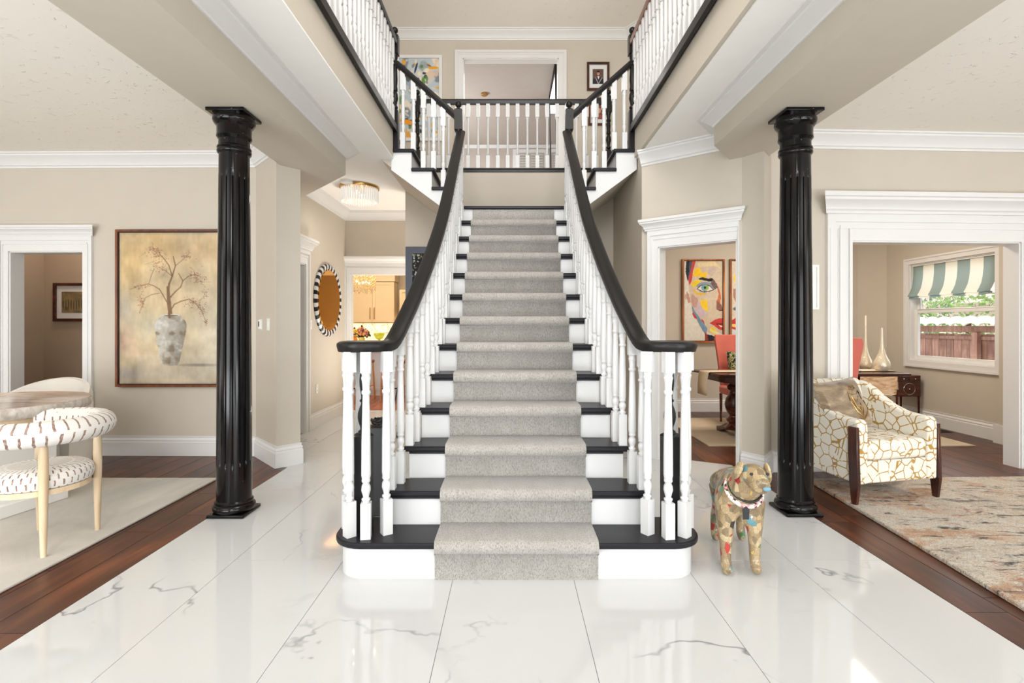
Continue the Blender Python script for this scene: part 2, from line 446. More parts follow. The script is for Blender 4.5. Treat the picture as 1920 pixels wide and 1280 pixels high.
def struct(name, mb, mat, parent=None, **kw):
    o = part(name, mb, mat, parent, **kw)
    if parent is None: o['kind'] = 'structure'
    return o
def inst(o, name, wloc, parent=None, rotz=0.0):
    c = o.copy(); c.name = name; put(c, wloc, parent); c.rotation_euler.z = rotz
    return c
def copy_tree(root, wloc, label=None, rotz=0.0, group=None):
    r = root.copy(); put(r, wloc); r.rotation_euler.z = rotz
    if label: r['label'] = label
    if group: r['group'] = group
    for ch in [o for o in list(bpy.data.objects) if o.parent == root]:
        c = ch.copy(); col.objects.link(c); c.parent = r
        for g in [o for o in list(bpy.data.objects) if o.parent == ch]:
            d = g.copy(); col.objects.link(d); d.parent = c
    return r
def fr(p0, p1, side=1):
    """frame: s along p0->p1, o = outwards (towards the room, right-hand side * side), z"""
    d = Vector((p1[0]-p0[0], p1[1]-p0[1], 0)); L = d.length; d.normalize()
    n = Vector((d.y, -d.x, 0))*side
    T = Matrix(((d.x, n.x, 0, p0[0]), (d.y, n.y, 0, p0[1]), (0, 0, 1, 0), (0, 0, 0, 1)))
    return T, L
# ------------------------------------------------------------------ room shell
ZC = 3.01; ZU = 5.76; Z2 = 3.298; R_ = 0.194; T_ = 0.219; YN = 2.5975; CX = 0.035
def wall(name, p0, p1, z0, z1, th=0.13, holes=(), side=1, mat='wall', parent=None, ext=(0, 0)):
    T, L = fr(p0, p1, side); mb = MB(); s = -ext[0]
    for (a, b, za, zb) in sorted(holes):
        mb.box(s, a, -th, 0, z0, z1, T)
        if za > z0: mb.box(a, b, -th, 0, z0, za, T)
        if zb < z1: mb.box(a, b, -th, 0, zb, z1, T)
        s = b
    mb.box(s, L+ext[1], -th, 0, z0, z1, T)
    return struct(name, mb, mat, parent)
CROWN = [(0, -.135), (.012, -.135), (.016, -.118), (.03, -.112), (.034, -.10), (.05, -.075), (.075, -.048), (.095, -.032), (.098, -.018), (.112, -.014), (.115, 0), (0, 0)]
CROWN_S = [(0, -.078), (.012, -.078), (.018, -.066), (.04, -.055), (.06, -.035), (.095, -.022), (.10, -.012), (.13, -.008), (.135, 0), (0, 0)]
BASE = [(0, 0), (.02, 0), (.02, .135), (.014, .142), (.014, .150), (.018, .154), (.016, .162), (.009, .172), (.006, .178), (.009, .186), (.009, .196), (0, .196)]
CAP = [(0, 0), (.018, 0), (.02, .012), (.028, .02), (.03, .034), (.045, .05), (.06, .062), (.062, .074), (.07, .078), (.07, .10), (0, .10)]
def mold(name, prof, p0, p1, z, side=1, m0=0, m1=0, mat='trim', parent=None, T=None, s0=0, s1=None):
    TT, L = fr(p0, p1, side)
    if s1 is None: s1 = L
    v = [(s0-m0*a, a, z+b) for a, b in prof]+[(s1+m1*a, a, z+b) for a, b in prof]; n = len(prof)
    f = [tuple(range(n)), tuple(range(n, 2*n))[::-1]]+[(i, (i+1) % n, n+(i+1) % n, n+i) for i in range(n)]
    mb = MB()._add(v, f, False, TT)
    return struct(name, mb, mat, parent)
tn = [0]
def trim(*a, **k):
    tn[0] += 1; return mold('trim_%d' % tn[0], *a, **k)

# walls, ground floor
LB0, LB1 = (-7.0, 5.17), (-2.54, 5.11)
wall('wall_left_back', LB0, LB1, 0, ZC, holes=[(1.97, 2.723, 0, 2.044)])
mb = MB().prism([(-2.54, 5.11), (-2.137, 4.674), (-1.985, 4.84), (-2.40, 5.28), (-2.61, 5.28), (-2.61, 5.11)], 0, ZC)
struct('wall_left_corner', mb, 'wall')
wall('wall_hallway', (-2.48, 7.7), (-2.48, 5.26), 0, ZC, holes=[(1.52, 2.30, 0, 2.04)], side=-1)
wall('wall_kitchen_side', (-2.61, 7.7), (1.43, 7.7), 0, ZC, holes=[(0.196, 1.16, 0, 2.078)])
wall('wall_stair_back', (-1.334, 6.5), (1.306, 6.5), 0, Z2-0.002, th=0.12)
wall('wall_stair_side', (1.306, 6.62), (1.306, 5.09), 0, ZC, side=1, th=0.12, mat='wall')
AW0, AW1 = (1.306, 5.088), (2.04, 4.51)
wall('wall_angled', AW0, AW1, 0, ZC, th=0.14, holes=[(0.172, 0.895, 0, 2.062)])
mb = MB().prism([(2.04, 4.51), (2.15, 4.34), (2.318, 4.55), (2.34, 4.69), (2.14, 4.69)], 0, ZC)
struct('wall_right_corner', mb, 'wall')
RB0, RB1 = (2.318, 4.55), (7.0, 4.78)
wall('wall_right_back', RB0, RB1, 0, ZC, holes=[(0.735, 2.325, 0, 2.058)])
wall('wall_dining_back', (1.2, 7.74), (5.25, 7.74), 0, ZC)
wall('wall_dining_corner', (5.25, 7.74), (5.47, 7.44), 0, ZC)
wall('wall_dining_side', (5.47, 7.44), (5.47, 5.66), 0, ZC, holes=[(0.42, 1.69, 0.82, 2.14)])
mb = MB().box(5.40, 5.6, 5.44, 5.66, 0, ZC); struct('wall_dining_pier', mb, 'wall')
wall('wall_dining_right', (5.7, 5.5), (5.7, 4.75), 0, ZC)
wall('wall_dining_left', (1.43, 5.16), (1.43, 7.74), 0, ZC, th=0.1)
wall('wall_passage_back', (-5.9, 6.3), (-2.6, 6.3), 0, ZC, mat='taupe')
wall('wall_passage_side', (-5.74, 5.2), (-5.74, 6.3), 0, ZC, mat='taupe')
wall('wall_left', (-7, -5.2), (-7, 5.2), 0, ZC); wall('wall_right', (7, 4.8), (7, -5.2), 0, ZC)
wall('wall_front', (7, -5.2), (-7, -5.2), 0, ZU)
# beams
mb = MB().prism([(-2.035, -5.2), (-1.61, -5.2), (-1.61, 5.0), (-2.48, 5.98), (-2.6, 5.6), (-2.54, 5.15), (-2.11, 4.72)], 2.77, ZC)
struct('ceiling_beam_left', mb, 'wall')
mb = MB().prism([(1.68, -5.2), (2.255, -5.2), (2.255, 4.46), (2.318, 4.56), (1.98, 4.60), (1.68, 4.22)], 2.78, ZC)
struct('ceiling_beam_right', mb, 'wall')
# ceilings
def plate(name, x0, x1, y0, y1, z, mat, th=0.011): return struct(name, MB().box(x0, x1, y0, y1, z, z+th), mat)
plate('ceiling', -7, -2.0, -5.2, 5.2, ZC-.001, 'ceil'); plate('ceiling', 2.2, 7, -5.2, 4.8, ZC-.001, 'ceil')
plate('ceiling', -2.0, -1.2, -5.2, 5.2, ZC-.001, 'ceil_smooth'); plate('ceiling', 1.3, 2.2, -5.2, 5.1, ZC-.001, 'ceil_smooth')
plate('ceiling', -6, -1.2, 5.2, 7.8, ZC-.001, 'ceil_smooth'); plate('ceiling', 1.3, 5.8, 4.8, 7.9, ZC-.0005, 'ceil_smooth')
plate('ceiling', -1.2, 1.3, 6.621, 7.8, ZC-.001, 'ceil_smooth')
plate('ceiling', -5, 1.5, 7.83, 12.6, ZC-.001, 'ceil_smooth')
# upper floor slabs (their edges show as the beige band under the gallery railings)
struct('floor_gallery_left', MB().box(-3.4, -1.2, -5.2, 7.77, ZC+.011, Z2), 'wall')
struct('floor_gallery_right', MB().box(1.27, 3.4, -5.2, 7.77, ZC+.011, Z2), 'wall')
struct('floor_upper_hall', MB().box(-1.2, 1.27, 6.621, 7.77, ZC+.011, Z2-.002), 'wall')
# upper walls and ceiling
UB = 7.77
wall('wall_upper_back', (-3.4, UB), (1.78, UB), Z2, ZU, holes=[(2.68, 4.13, Z2, 5.349)])
wall('wall_upper_corner', (1.78, UB), (2.6, 6.6), Z2, ZU)
wall('wall_upper_right', (2.6, 6.6), (2.6, -5.2), Z2, ZU)
wall('wall_upper_left', (-3.0, -5.2), (-3.0, 7.77), Z2, ZU)
plate('ceiling', -3.4, 3.4, -5.2, UB, ZU, 'ceil', 0.03)
# bedroom beyond
wall('wall_bedroom_back', (-3, 12.7), (2.4, 12.7), Z2, ZU, mat='gray_taupe')
wall('wall_bedroom_left', (-2.8, 7.9), (-2.8, 12.7), Z2, ZU, mat='gray_taupe')
wall('wall_bedroom_right', (2.2, 12.7), (2.2, 7.9), Z2, ZU, mat='gray_taupe')
plate('ceiling', -3, 2.4, UB+.1, 12.8, ZU, 'gray_taupe', 0.03)
plate('floor_bedroom', -3, 2.4, UB+.0, 12.8, Z2-.05, 'gray_taupe', 0.05)
# kitchen shell
wall('wall_kitchen_back', (-5, 12.4), (1.5, 12.4), 0, ZC)
wall('wall_kitchen_left', (-5, 7.83), (-5, 12.4), 0, ZC); wall('wall_kitchen_right', (0.6, 12.4), (0.6, 7.83), 0, ZC)

# crown mouldings
trim(CROWN, LB0, LB1, ZC, m1=0.3)
trim(CROWN, (-2.54, 5.11), (-2.137, 4.674), ZC)
trim(CROWN, (-2.48, 7.7), (-2.48, 5.6), ZC, side=-1)
trim(CROWN, (-2.48, 7.7), (-1.32, 7.7), ZC)
trim(CROWN_S, (-1.61, 5.0), (-1.61, -5.2), ZC, side=-1, m0=0.4)
trim(CROWN_S, (-2.48, 5.98), (-1.61, 5.0), ZC, side=-1, m1=0.4)
trim(CROWN_S, (1.68, -5.2), (1.68, 4.22), ZC, side=-1, m1=0.35)
trim(CROWN_S, (1.68, 4.22), (1.98, 4.60), ZC, side=-1, m0=0.35)
trim(CROWN, AW0, (2.0, 4.54), ZC, m0=0.0)
trim(CROWN, RB0, RB1, ZC)
trim(CROWN, (-3.0, UB), (1.78, UB), ZU); trim(CROWN, (1.78, UB), (2.6, 6.6), ZU); trim(CROWN, (2.6, 6.6), (2.6, -5.2), ZU); trim(CROWN, (-3.0, -5.2), (-3.0, UB), ZU)
trim([(a*.5, b*.5) for a, b in CROWN], (-2.8, 12.7), (2.2, 12.7), ZU)
# baseboards
mold('baseboard_left', BASE, LB0, LB1, 0, s0=0, s1=1.85); mold('baseboard_left', BASE, LB0, LB1, 0, s0=2.83)
mold('baseboard_left_corner', BASE, (-2.54, 5.11), (-2.137, 4.674), 0, m1=1.0)
mold('baseboard_left_corner', BASE, (-2.137, 4.674), (-1.985, 4.84), 0, m0=1.0, m1=1.0)
mold('baseboard_hallway', BASE, (-2.48, 7.7), (-2.48, 6.28), 0, side=-1)
mold('baseboard_right_corner', BASE, (2.04, 4.51), (2.15, 4.34), 0, m0=0.2, m1=0.8)
mold('baseboard_right_corner', BASE, (2.15, 4.34), (2.318, 4.55), 0, m0=0.8)
mold('baseboard_right', BASE, RB0, RB1, 0, s1=0.49)
mold('baseboard_dining_back', BASE, (1.5, 7.74), (5.25, 7.74), 0)
mold('baseboard_dining_corner', BASE, (5.25, 7.74), (5.47, 7.44), 0)
mold('baseboard_dining_side', BASE, (5.47, 7.44), (5.47, 5.66), 0)
struct('baseboard_dining_pier', MB().box(5.37, 5.43, 5.40, 5.70, 0, .2), 'trim')
mold('baseboard_passage', BASE, (-5.74, 6.3), (-2.6, 6.3), 0)

# door and opening casings
dn = [0]
def casing(p0, p1, a, b, zt, wl=.10, wr=.10, head=.15, cap=1.0, th=.13, side=1, z0=0, flute=0, jl=True):
    dn[0] += 1
    T, L = fr(p0, p1, side); mb = MB()
    for (u, v, inner) in ((a-wl, a, 1), (b, b+wr, 0)):
        if v-u < .005: continue
        mb.box(u, v, 0, .018, z0, zt+head, T)
        w_ = v-u
        if inner: mb.box(u, u+w_*.3, .018, .030, z0, zt+head*.7, T); mb.box(u+w_*.42, u+w_*.52, .018, .025, z0, zt+head*.45, T)
        else: mb.box(v-w_*.3, v, .018, .030, z0, zt+head*.7, T); mb.box(v-w_*.52, v-w_*.42, .018, .025, z0, zt+head*.45, T)
        for q in range(flute):
            c = u+w_*(.12+.76*q/(max(flute-1, 1))); mb.box(c-.008, c+.008, .018, .034, z0, zt+head*.45, T)
    mb.box(a, b, 0, .018, zt, zt+head, T)
    mb.box(a-wl, b+wr, .018, .030, zt+head*.7, zt+head, T); mb.box(a-wl*.5, b+wr*.5, .018, .025, zt+head*.45, zt+head*.58, T)
    # linings in the wall thickness
    mb.box(a-.001, a+.012, -th-.01, .004, z0, zt, T); mb.box(b-.012, b+.001, -th-.01, .004, z0, zt, T); mb.box(a, b, -th-.01, .004, zt-.012, zt, T)
    o = struct('door_%d' % dn[0], mb, 'trim')
    if cap:
        pr = [(x*cap+.018, y*cap) for x, y in CAP]; pr[0] = (0, 0); pr[-1] = (0, pr[-1][1])
        v = [(a-wl-x*.8+.01, x, zt+head+y) for x, y in pr]+[(b+wr+x*.8-.01, x, zt+head+y) for x, y in pr]; n = len(pr)
        f = [tuple(range(n)), tuple(range(n, 2*n))[::-1]]+[(i, (i+1) % n, n+(i+1) % n, n+i) for i in range(n)]
        part('cornice', MB()._add(v, f, False, T), 'trim', o)
    return o
casing(LB0, LB1, 1.97, 2.723, 2.044, head=.15)
casing((-2.48, 7.7), (-2.48, 5.26), 1.52, 2.30, 2.04, side=-1, head=.17, cap=1.3)
casing((-2.61, 7.7), (1.43, 7.7), .196, 1.16, 2.078, wl=.07, head=.15)
casing(AW0, AW1, .172, .895, 2.062, wl=.105, wr=.02, head=.16, cap=1.1, th=.14)
casing(RB0, RB1, .735, 2.325, 2.058, wl=.235, wr=.235, head=.235, cap=1.75, flute=3)
casing((-3.4, UB), (1.78, UB), 2.68, 4.13, 5.349, wl=.12, wr=.12, head=.12, cap=0, z0=Z2)

# ------------------------------------------------------------------ floors: every tile and plank its own piece
def clip(poly, a, b, c):
    """keep a*x+b*y<=c"""
    out = []
    for i in range(len(poly)):
        p, q = poly[i], poly[(i+1) % len(poly)]; fp = a*p[0]+b*p[1]-c; fq = a*q[0]+b*q[1]-c
        if fp <= 0: out.append(p)
        if fp*fq < 0:
            t = fp/(fp-fq); out.append((p[0]+t*(q[0]-p[0]), p[1]+t*(q[1]-p[1])))
    return out
def area_(p): return abs(sum(p[i][0]*p[(i+1) % len(p)][1]-p[(i+1) % len(p)][0]*p[i][1] for i in range(len(p)))/2)
# threshold line of the angled doorway
sx0, sy0, sx1, sy1 = 1.464, 5.09, 2.10, 4.745
la, lb = -(sy1-sy0), (sx1-sx0); lc = la*sx0+lb*sy0
floor_t = struct('floor', MB().box(-2.62, 2.2, -5.2, 7.87, -.12, -.002), 'grout')
xs = [-2.75, -2.138, -1.526, -.924, -.295, .324, .946, 1.543, 2.155]
ys = [-5.704+1.22*i for i in range(13)]
for i in range(len(xs)-1):
    for j in range(len(ys)-1):
        g = .0013
        p = [(xs[i]+g, ys[j]+g), (xs[i+1]-g, ys[j]+g), (xs[i+1]-g, ys[j+1]-g), (xs[i]+g, ys[j+1]-g)]
        p = clip(p, 1, 0, 2.058); p = clip(p, 0, 1, 7.86)
        if xs[i+1] > 1.31 and ys[j+1] > 4.7:
            if xs[i] < 1.31:
                q = clip(p, 1, 0, 1.31)
                if len(q) > 2: part('tile', MB().prism(q, -.012, 0), 'marble', floor_t)
                p = clip(p, -1, 0, -1.3102)
            p = clip(p, la, lb, lc)
        if ys[j+1] < 4.7: p = clip(p, -1, 0, 2.043)
        else: p = clip(p, -1, 0, 2.50)
        if ys[j] < 4.7 < ys[j+1]:
            if len(p) > 2:
                a_ = clip(p, 0, 1, 4.70); a_ = clip(a_, -1, 0, 2.043); b_ = clip(clip(p, 0, -1, -4.70), -.436, -.403, -.952)
                if xs[i] < -2.043:
                    for q in (a_, b_):
                        if len(q) > 2 and area_(q) > .004: part('tile', MB().prism(q, -.012, 0), 'marble', floor_t)
                    continue
        if len(p) > 2 and area_(p) > .004:
            part('tile', MB().prism(p, -.012, 0), 'marble', floor_t)
floor_w = struct('floor', MB().box(-7, -2.2, -5.2, 6.4, -.12, -.008), 'dark')
floor_r = struct('floor', MB().box(2.2, 7, -5.2, 7.9, -.12, -.008), 'dark')
struct('floor', MB().box(1.2, 2.2, 4.6, 7.9, -.10, -.0075), 'dark')
def planks(parent, x_start, x_end, y0, y1, wd, sgn, clips=(), nmax=290, jitter=.9, mat='floor_wood', name='plank', gap=.0018):
    n = 0; x = x_start
    while (x < x_end if sgn > 0 else x > x_end):
        a, b = (x, x+wd) if sgn > 0 else (x-wd, x)
        y = y0-random.random()*1.2
        while y < y1:
            L = random.uniform(.7, 1.7)
            p = [(a+gap, max(y, y0)+gap), (b-gap, max(y, y0)+gap), (b-gap, min(y+L, y1)-gap), (a+gap, min(y+L, y1)-gap)]
            y += L
            if p[2][1]-p[0][1] < .05: continue
            for c in clips: p = clip(p, *c) if len(p) > 2 else p
            if len(p) > 2 and area_(p) > .004 and n < nmax:
                part(name, MB().prism(p, -.02, 0), mat, parent); n += 1
        x += sgn*wd
    return n
planks(floor_w, -2.045, -2.61, 1.7, 5.3, .195, -1, clips=[(.436, .403, .952)])
planks(floor_w, -2.63, -6.2, 1.7, 6.28, .195, -1)
planks(floor_r, 2.06, 6.3, 1.7, 7.72, .195, 1)
floor_d = struct('floor', MB().box(1.43, 2.059, 4.62, 7.72, -.10, -.0075), 'dark')
planks(floor_d, 2.058, 1.43, 4.7, 7.72, .195, -1, clips=[(-la, -lb, -lc)])
floor_k = struct('floor', MB().box(-5, .6, 7.87, 12.4, -.12, -.008), 'dark')
planks(floor_k, -3.6, -1.3, 7.875, 10.6, .13, 1, mat='kitchen_wood')

# dining window
WX = 5.47
win = struct('window_1', (lambda m: [m.box(WX-.022, WX+.0, 5.683, 5.76, .745, 2.21), m.box(WX-.022, WX, 7.01, 7.087, .745, 2.21), m.box(WX-.022, WX, 5.76, 7.01, 2.13, 2.21), m.box(WX-.022, WX, 5.76, 7.01, .745, .83),
      m.box(WX-.032, WX-.02, 5.683, 5.71, .745, 2.21), m.box(WX-.032, WX-.02, 7.06, 7.087, .745, 2.21), m.box(WX-.032, WX-.02, 5.71, 7.06, 2.185, 2.21), m.box(WX-.032, WX-.02, 5.71, 7.06, .745, .77)] and m)(MB()), 'trim')
m = MB()
m.box(WX, WX+.13, 5.75, 5.775, .82, 2.14); m.box(WX, WX+.13, 6.995, 7.02, .82, 2.14); m.box(WX, WX+.13, 5.775, 6.995, .82, .845); m.box(WX, WX+.13, 5.775, 6.995, 2.115, 2.14)
part('window_frame', m, 'trim', win)
m = MB()
for z0, z1, dx in ((.845, 1.51, .05), (1.47, 2.115, .085)):
    m.box(WX+dx, WX+dx+.03, 5.775, 5.83, z0, z1); m.box(WX+dx, WX+dx+.03, 6.94, 6.995, z0, z1); m.box(WX+dx, WX+dx+.03, 5.83, 6.94, z0, z0+.055); m.box(WX+dx, WX+dx+.03, 5.83, 6.94, z1-.045, z1)
part('window_sash', m, 'plastic', win, bevel=.003)
gl = NT('clear window glass'); gl.b.inputs['Transmission Weight'].default_value = 1.0; gl.b.inputs['IOR'].default_value = 1.05; M['pane'] = gl.set((1, 1, 1, 1), 0.0, spec=0.3)
part('pane', MB().box(WX+.063, WX+.067, 5.83, 6.94, .9, 1.465), 'pane', win); part('pane', MB().box(WX+.098, WX+.102, 5.83, 6.94, 1.525, 2.07), 'pane', win)
# ------------------------------------------------------------------ staircase
def nose_y(k): return YN+T_*(k-1)
HW = {1: .925, 2: .725, 3: .67, 4: .634, 5: .604, 6: .5825, 7: .568, 8: .564, 9: .562, 10: .561, 11: .558, 12: .556, 13: .554}
stair = thing('staircase', (CX, YN, 0), 'white straight staircase with black treads flaring at the bottom in the middle of the hall', 'staircase')
def first_outline(hw, y0, y1, r):
    p = []
    for i in range(9):
        a = PI+PI/2*i/8; p.append((CX-hw+r+r*math.cos(a), y0+r+r*math.sin(a)))
    for i in range(9):
        a = -PI/2+PI/2*i/8; p.append((CX+hw-r+r*math.cos(a), y0+r+r*math.sin(a)))
    r2 = .10
    for i in range(7):
        a = PI/2*i/6; p.append((CX+hw-r2+r2*math.cos(a), y1-r2+r2*math.sin(a)))
    for i in range(7):
        a = PI/2+PI/2*i/6; p.append((CX-hw+r2+r2*math.cos(a), y1-r2+r2*math.sin(a)))
    return p
part('tread', MB().prism(first_outline(.968, YN, YN+.37, .17), R_-.032, R_), 'tread', stair, bevel=.008)
part('riser', MB().prism(first_outline(.936, YN+.032, YN+.34, .145), 0, R_-.031), 'white', stair)
for k in range(2, 13):
    y = nose_y(k); h = HW[k]; z = R_*k
    part('tread', MB().box(CX-h, CX+h, y, y+T_+.03, z-.032, z), 'tread', stair, bevel=.009)
    part('riser', MB().box(CX-h+.03, CX+h-.03, y+.032, y+.05, z-R_, z-.032), 'white', stair)
    m = MB(); m.box(CX-h+.032, CX+h-.032, y+.016, y+.034, z-.046, z-.031)
    part('cove', m, 'tread', stair)
m = MB()
for k in range(2, 13):
    y = nose_y(k); h = HW[k]-.031
    m.box(CX-h, CX+h, y+.05, y+.05+T_, 0, R_*k-.032)
part('stringer', m, 'white', stair, fix=False)
part('riser', MB().box(CX-.52, CX+.52, nose_y(13)+.032, nose_y(13)+.05, R_*12, R_*13-.03), 'white', stair)
ZL = R_*13; YL = nose_y(13)
part('landing', MB().box(CX-.56, CX+.57, YL, 6.5, ZL-.032, ZL), 'tread', stair, bevel=.008)
part('landing_body', MB().box(CX-.53, CX+.53, YL+.04, 6.49, ZL-.26, ZL-.033), 'white', stair)
# wings
YF = 5.25
wing_nose = {-1: [-.568, -.776, -.984, -1.192], 1: [.635, .845, 1.055, 1.265]}
for sg in (-1, 1):
    nx = wing_nose[sg]
    for i in range(3):
        z = R_*(14+i); a = nx[i]; b = nx[i+1]+sg*.0
        # tread from its nosing to the next riser, with the return nosing at the front
        xa, xb = sorted((a-sg*.0, b+sg*.03))
        part('tread', MB().box(xa, xb, YF-.03, 6.49, z-.032, z), 'tread', stair, bevel=.007)
        xa, xb = sorted((a+sg*.03, a+sg*.045)); part('riser', MB().box(xa, xb, YF+.01, 6.49, z-R_, z-.032), 'white', stair)
    xa, xb = sorted((nx[3]+sg*.03-sg*.0, nx[3]+sg*.045)); part('riser', MB().box(xa, xb, YF+.01, 6.49, Z2-R_, Z2-.032), 'white', stair)
    xa, xb = sorted((nx[3], nx[3]+sg*.1)); part('tread', MB().box(xa, xb, YF+.03, 6.49, Z2-.032, Z2+.002), 'tread', stair)
    # stringer board with stepped top and raking bottom, and the soffit behind it
    x0 = nx[0]-sg*.07; x1 = nx[3]+sg*.03
    top = [(x0, R_*13-.033)]
    for i in range(3):
        z = R_*(14+i)-.033; top += [(nx[i]+sg*.03, top[-1][1]), (nx[i]+sg*.03, z)]
    top += [(x1, top[-1][1])]
    zb = lambda x: 2.487+(abs(x-nx[0])-.209)*.915
    poly = top+[(x1, zb(x1)), (x0, zb(x0))]
    def vert_prism(poly, y0, y1):
        n = len(poly); v = [(x, y0, z) for x, z in poly]+[(x, y1, z) for x, z in poly]
        return MB()._add(v, [tuple(range(n)), tuple(range(n, 2*n))[::-1]]+[(i, (i+1) % n, n+(i+1) % n, n+i) for i in range(n)])
    part('stringer', vert_prism(poly, YF, YF+.022), 'white', stair)
    xe = nx[3]+sg*(.14 if sg < 0 else .035)
    part('soffit', vert_prism([(x0, R_*13-.26), (x0, zb(x0)+.012), (xe, min(zb(xe)+.012, ZC)), (xe, ZC+.05), (nx[3], ZC+.05), (x0, R_*13-.05)], YF+.022, 6.49), 'wall', stair)

# stair carpet
rw = .4175; RX = .031; th = .013
path = []
def add(y, z): path.append((y, z))
add(YN+.032-th, 0)
for k in range(1, 13):
    y = nose_y(k); z = R_*k
    add(y+.030-th, z-.062); add(y+.022-th, z-.055); add(y+.004-th, z-.050)
    for a in (200, 180, 150, 120, 95):
        q = math.radians(a); add(y+.020+.034*math.cos(q), z-.021+.034*math.sin(q))
    add(y+T_+.02, z+th)
    add(y+T_+.032-th-.004, z+th+.006); 
add(nose_y(13)+.032-th, R_*13-.035)
inner = [(y+.02, z-.016 if 1 else z) for y, z in path]
nP = len(path); v = []; f = []
for sx in (-1, 1):
    v += [(RX+sx*rw, y, z) for y, z in path]+[(RX+sx*rw, y, max(z, 0)) for y, z in inner]
for i in range(nP-1):
    f.append((i, i+1, 2*nP+i+1, 2*nP+i))
    f.append((i, i+1, nP+i+1, nP+i)); f.append((2*nP+i, 2*nP+i+1, 3*nP+i+1, 3*nP+i))
mb = MB()._add(v, f, True)
run = part('stair_runner', mb, 'runner', fix=False)
for i, p in enumerate(run.data.polygons): p.use_smooth = (i % 3 == 0)
run.data.update()
tag(run, 'grey woven carpet runner laid down the centre of the white and black staircase', 'carpet')

# ------------------------------------------------------------------ turned members
def sq(mb, x, y, r, z0, z1, rot=0.0, ch=.0, T=None):
    """square block with chamfered ends"""
    p = [(x+r*math.sqrt(2)*math.cos(PI/4+rot+i*PI/2), y+r*math.sqrt(2)*math.sin(PI/4+rot+i*PI/2)) for i in range(4)]
    return mb.prism(p, z0, z1, T)
BL = {}
def baluster(L, style='stair', rot=0.0, r=.0215):
    key = (round(L, 3), style, round(rot, 2), r)
    if key in BL: return BL[key]
    m = MB(); k = r/.0215
    if style == 'stair':
        sq(m, 0, 0, .0235*k, 0, .185, rot)
        top = .86 if L > .96 else L-.12; kz = lambda z: .185+(z-.185)*(top-.185)/.675
        prof = [(.021, .185), (.014, .19), (.021, .2), (.021, .206), (.013, .212), (.017, .23), (.0225, .25), (.021, .27), (.014, .288), (.019, .292), (.021, .30), (.019, .308), (.0205, .315),
                (.0225, .33), (.0215, .5), (.0165, .735), (.016, .745), (.0215, .752), (.0215, .764), (.0165, .77), (.018, .80), (.0205, .822), (.0225, .828), (.0225, .838), (.019, .843), (.024, .862)]
        m.lathe([(a*k, kz(b)) for a, b in prof], seg=12)
        sq(m, 0, 0, .0235*k, top, L, rot)
    elif style == 'upper':
        sq(m, 0, 0, .0235*k, 0, .18, rot)
        h = L-.21
        prof = [(.02, .18), (.013, .2), (.018, .215), (.0215, .235), (.019, .255), (.013, .268), (.018, .275), (.018, .285), (.0155, .30), (.019, .34), (.0165, h-.06), (.0155, h-.055), (.021, h-.045), (.021, h-.035), (.017, h-.028), (.019, h-.012), (.023, h)]
        m.lathe([(a*k, b) for a, b in prof], seg=12)
        sq(m, 0, 0, .0235*k, h, L, rot)
    else:   # plain level balusters
        sq(m, 0, 0, .0235*k, 0, .165, rot)
        h = L-.185
        prof = [(.021, .165), (.0165, .20), (.0145, .24), (.0135, h-.08), (.0145, h-.05), (.0165, h-.03), (.022, h)]
        m.lathe([(a*k, b) for a, b in prof], seg=12)
        sq(m, 0, 0, .0235*k, h, L, rot)
    me = m.mesh('baluster', (0, 0, 0)); me.materials.append(M['white'])
    bm = bmesh.new(); bm.from_mesh(me); bmesh.ops.recalc_face_normals(bm, faces=bm.faces); bm.to_mesh(me); bm.free()
    BL[key] = me; return me
def add_bal(x, y, z, L, parent, style='stair', rot=0.0, name='baluster', r=.0215):
    o = bpy.data.objects.new(name, baluster(L, style, rot, r)); put(o, (x, y, z), parent); return o
def newel(name, x, y, z, hb, ht, h, parent, label=None, ball=True, r=.042, mat='black_rail', turned=True):
    """hb: height of base block, ht..h: top block"""
    m = MB(); sq(m, x, y, r, z, z+hb)
    prof = [(r*.95, hb), (r*.5, hb+.015), (r*.8, hb+.03), (r*.8, hb+.045), (r*.5, hb+.06), (r*.62, hb+.09), (r*.9, hb+.13), (r*.8, hb+.17), (r*.5, hb+.20), (r*.75, hb+.21), (r*.75, hb+.23), (r*.62, hb+.25),
            (r*.75, hb+.32), (r*.6, ht-.14), (r*.55, ht-.12), (r*.8, ht-.11), (r*.8, ht-.09), (r*.55, ht-.075), (r*.7, ht-.04), (r*.85, ht-.015), (r*.9, ht)]
    m.lathe(prof, (x, y, z), 16)
    sq(m, x, y, r, z+ht, z+h)
    m.lathe([(r*1.1, h), (r*.9, h+.012), (r*.45, h+.02), (r*.4, h+.03)], (x, y, z), 14)
    if ball: m.ball((x, y, z+h+.03+r*.78), r*.86)
    return part(name, m, mat, parent, label)
RAIL = [(-.030, -.030), (-.034, -.012), (-.037, .004), (-.036, .018), (-.026, .028), (0, .033), (.026, .028), (.036, .018), (.037, .004), (.034, -.012), (.030, -.030)]

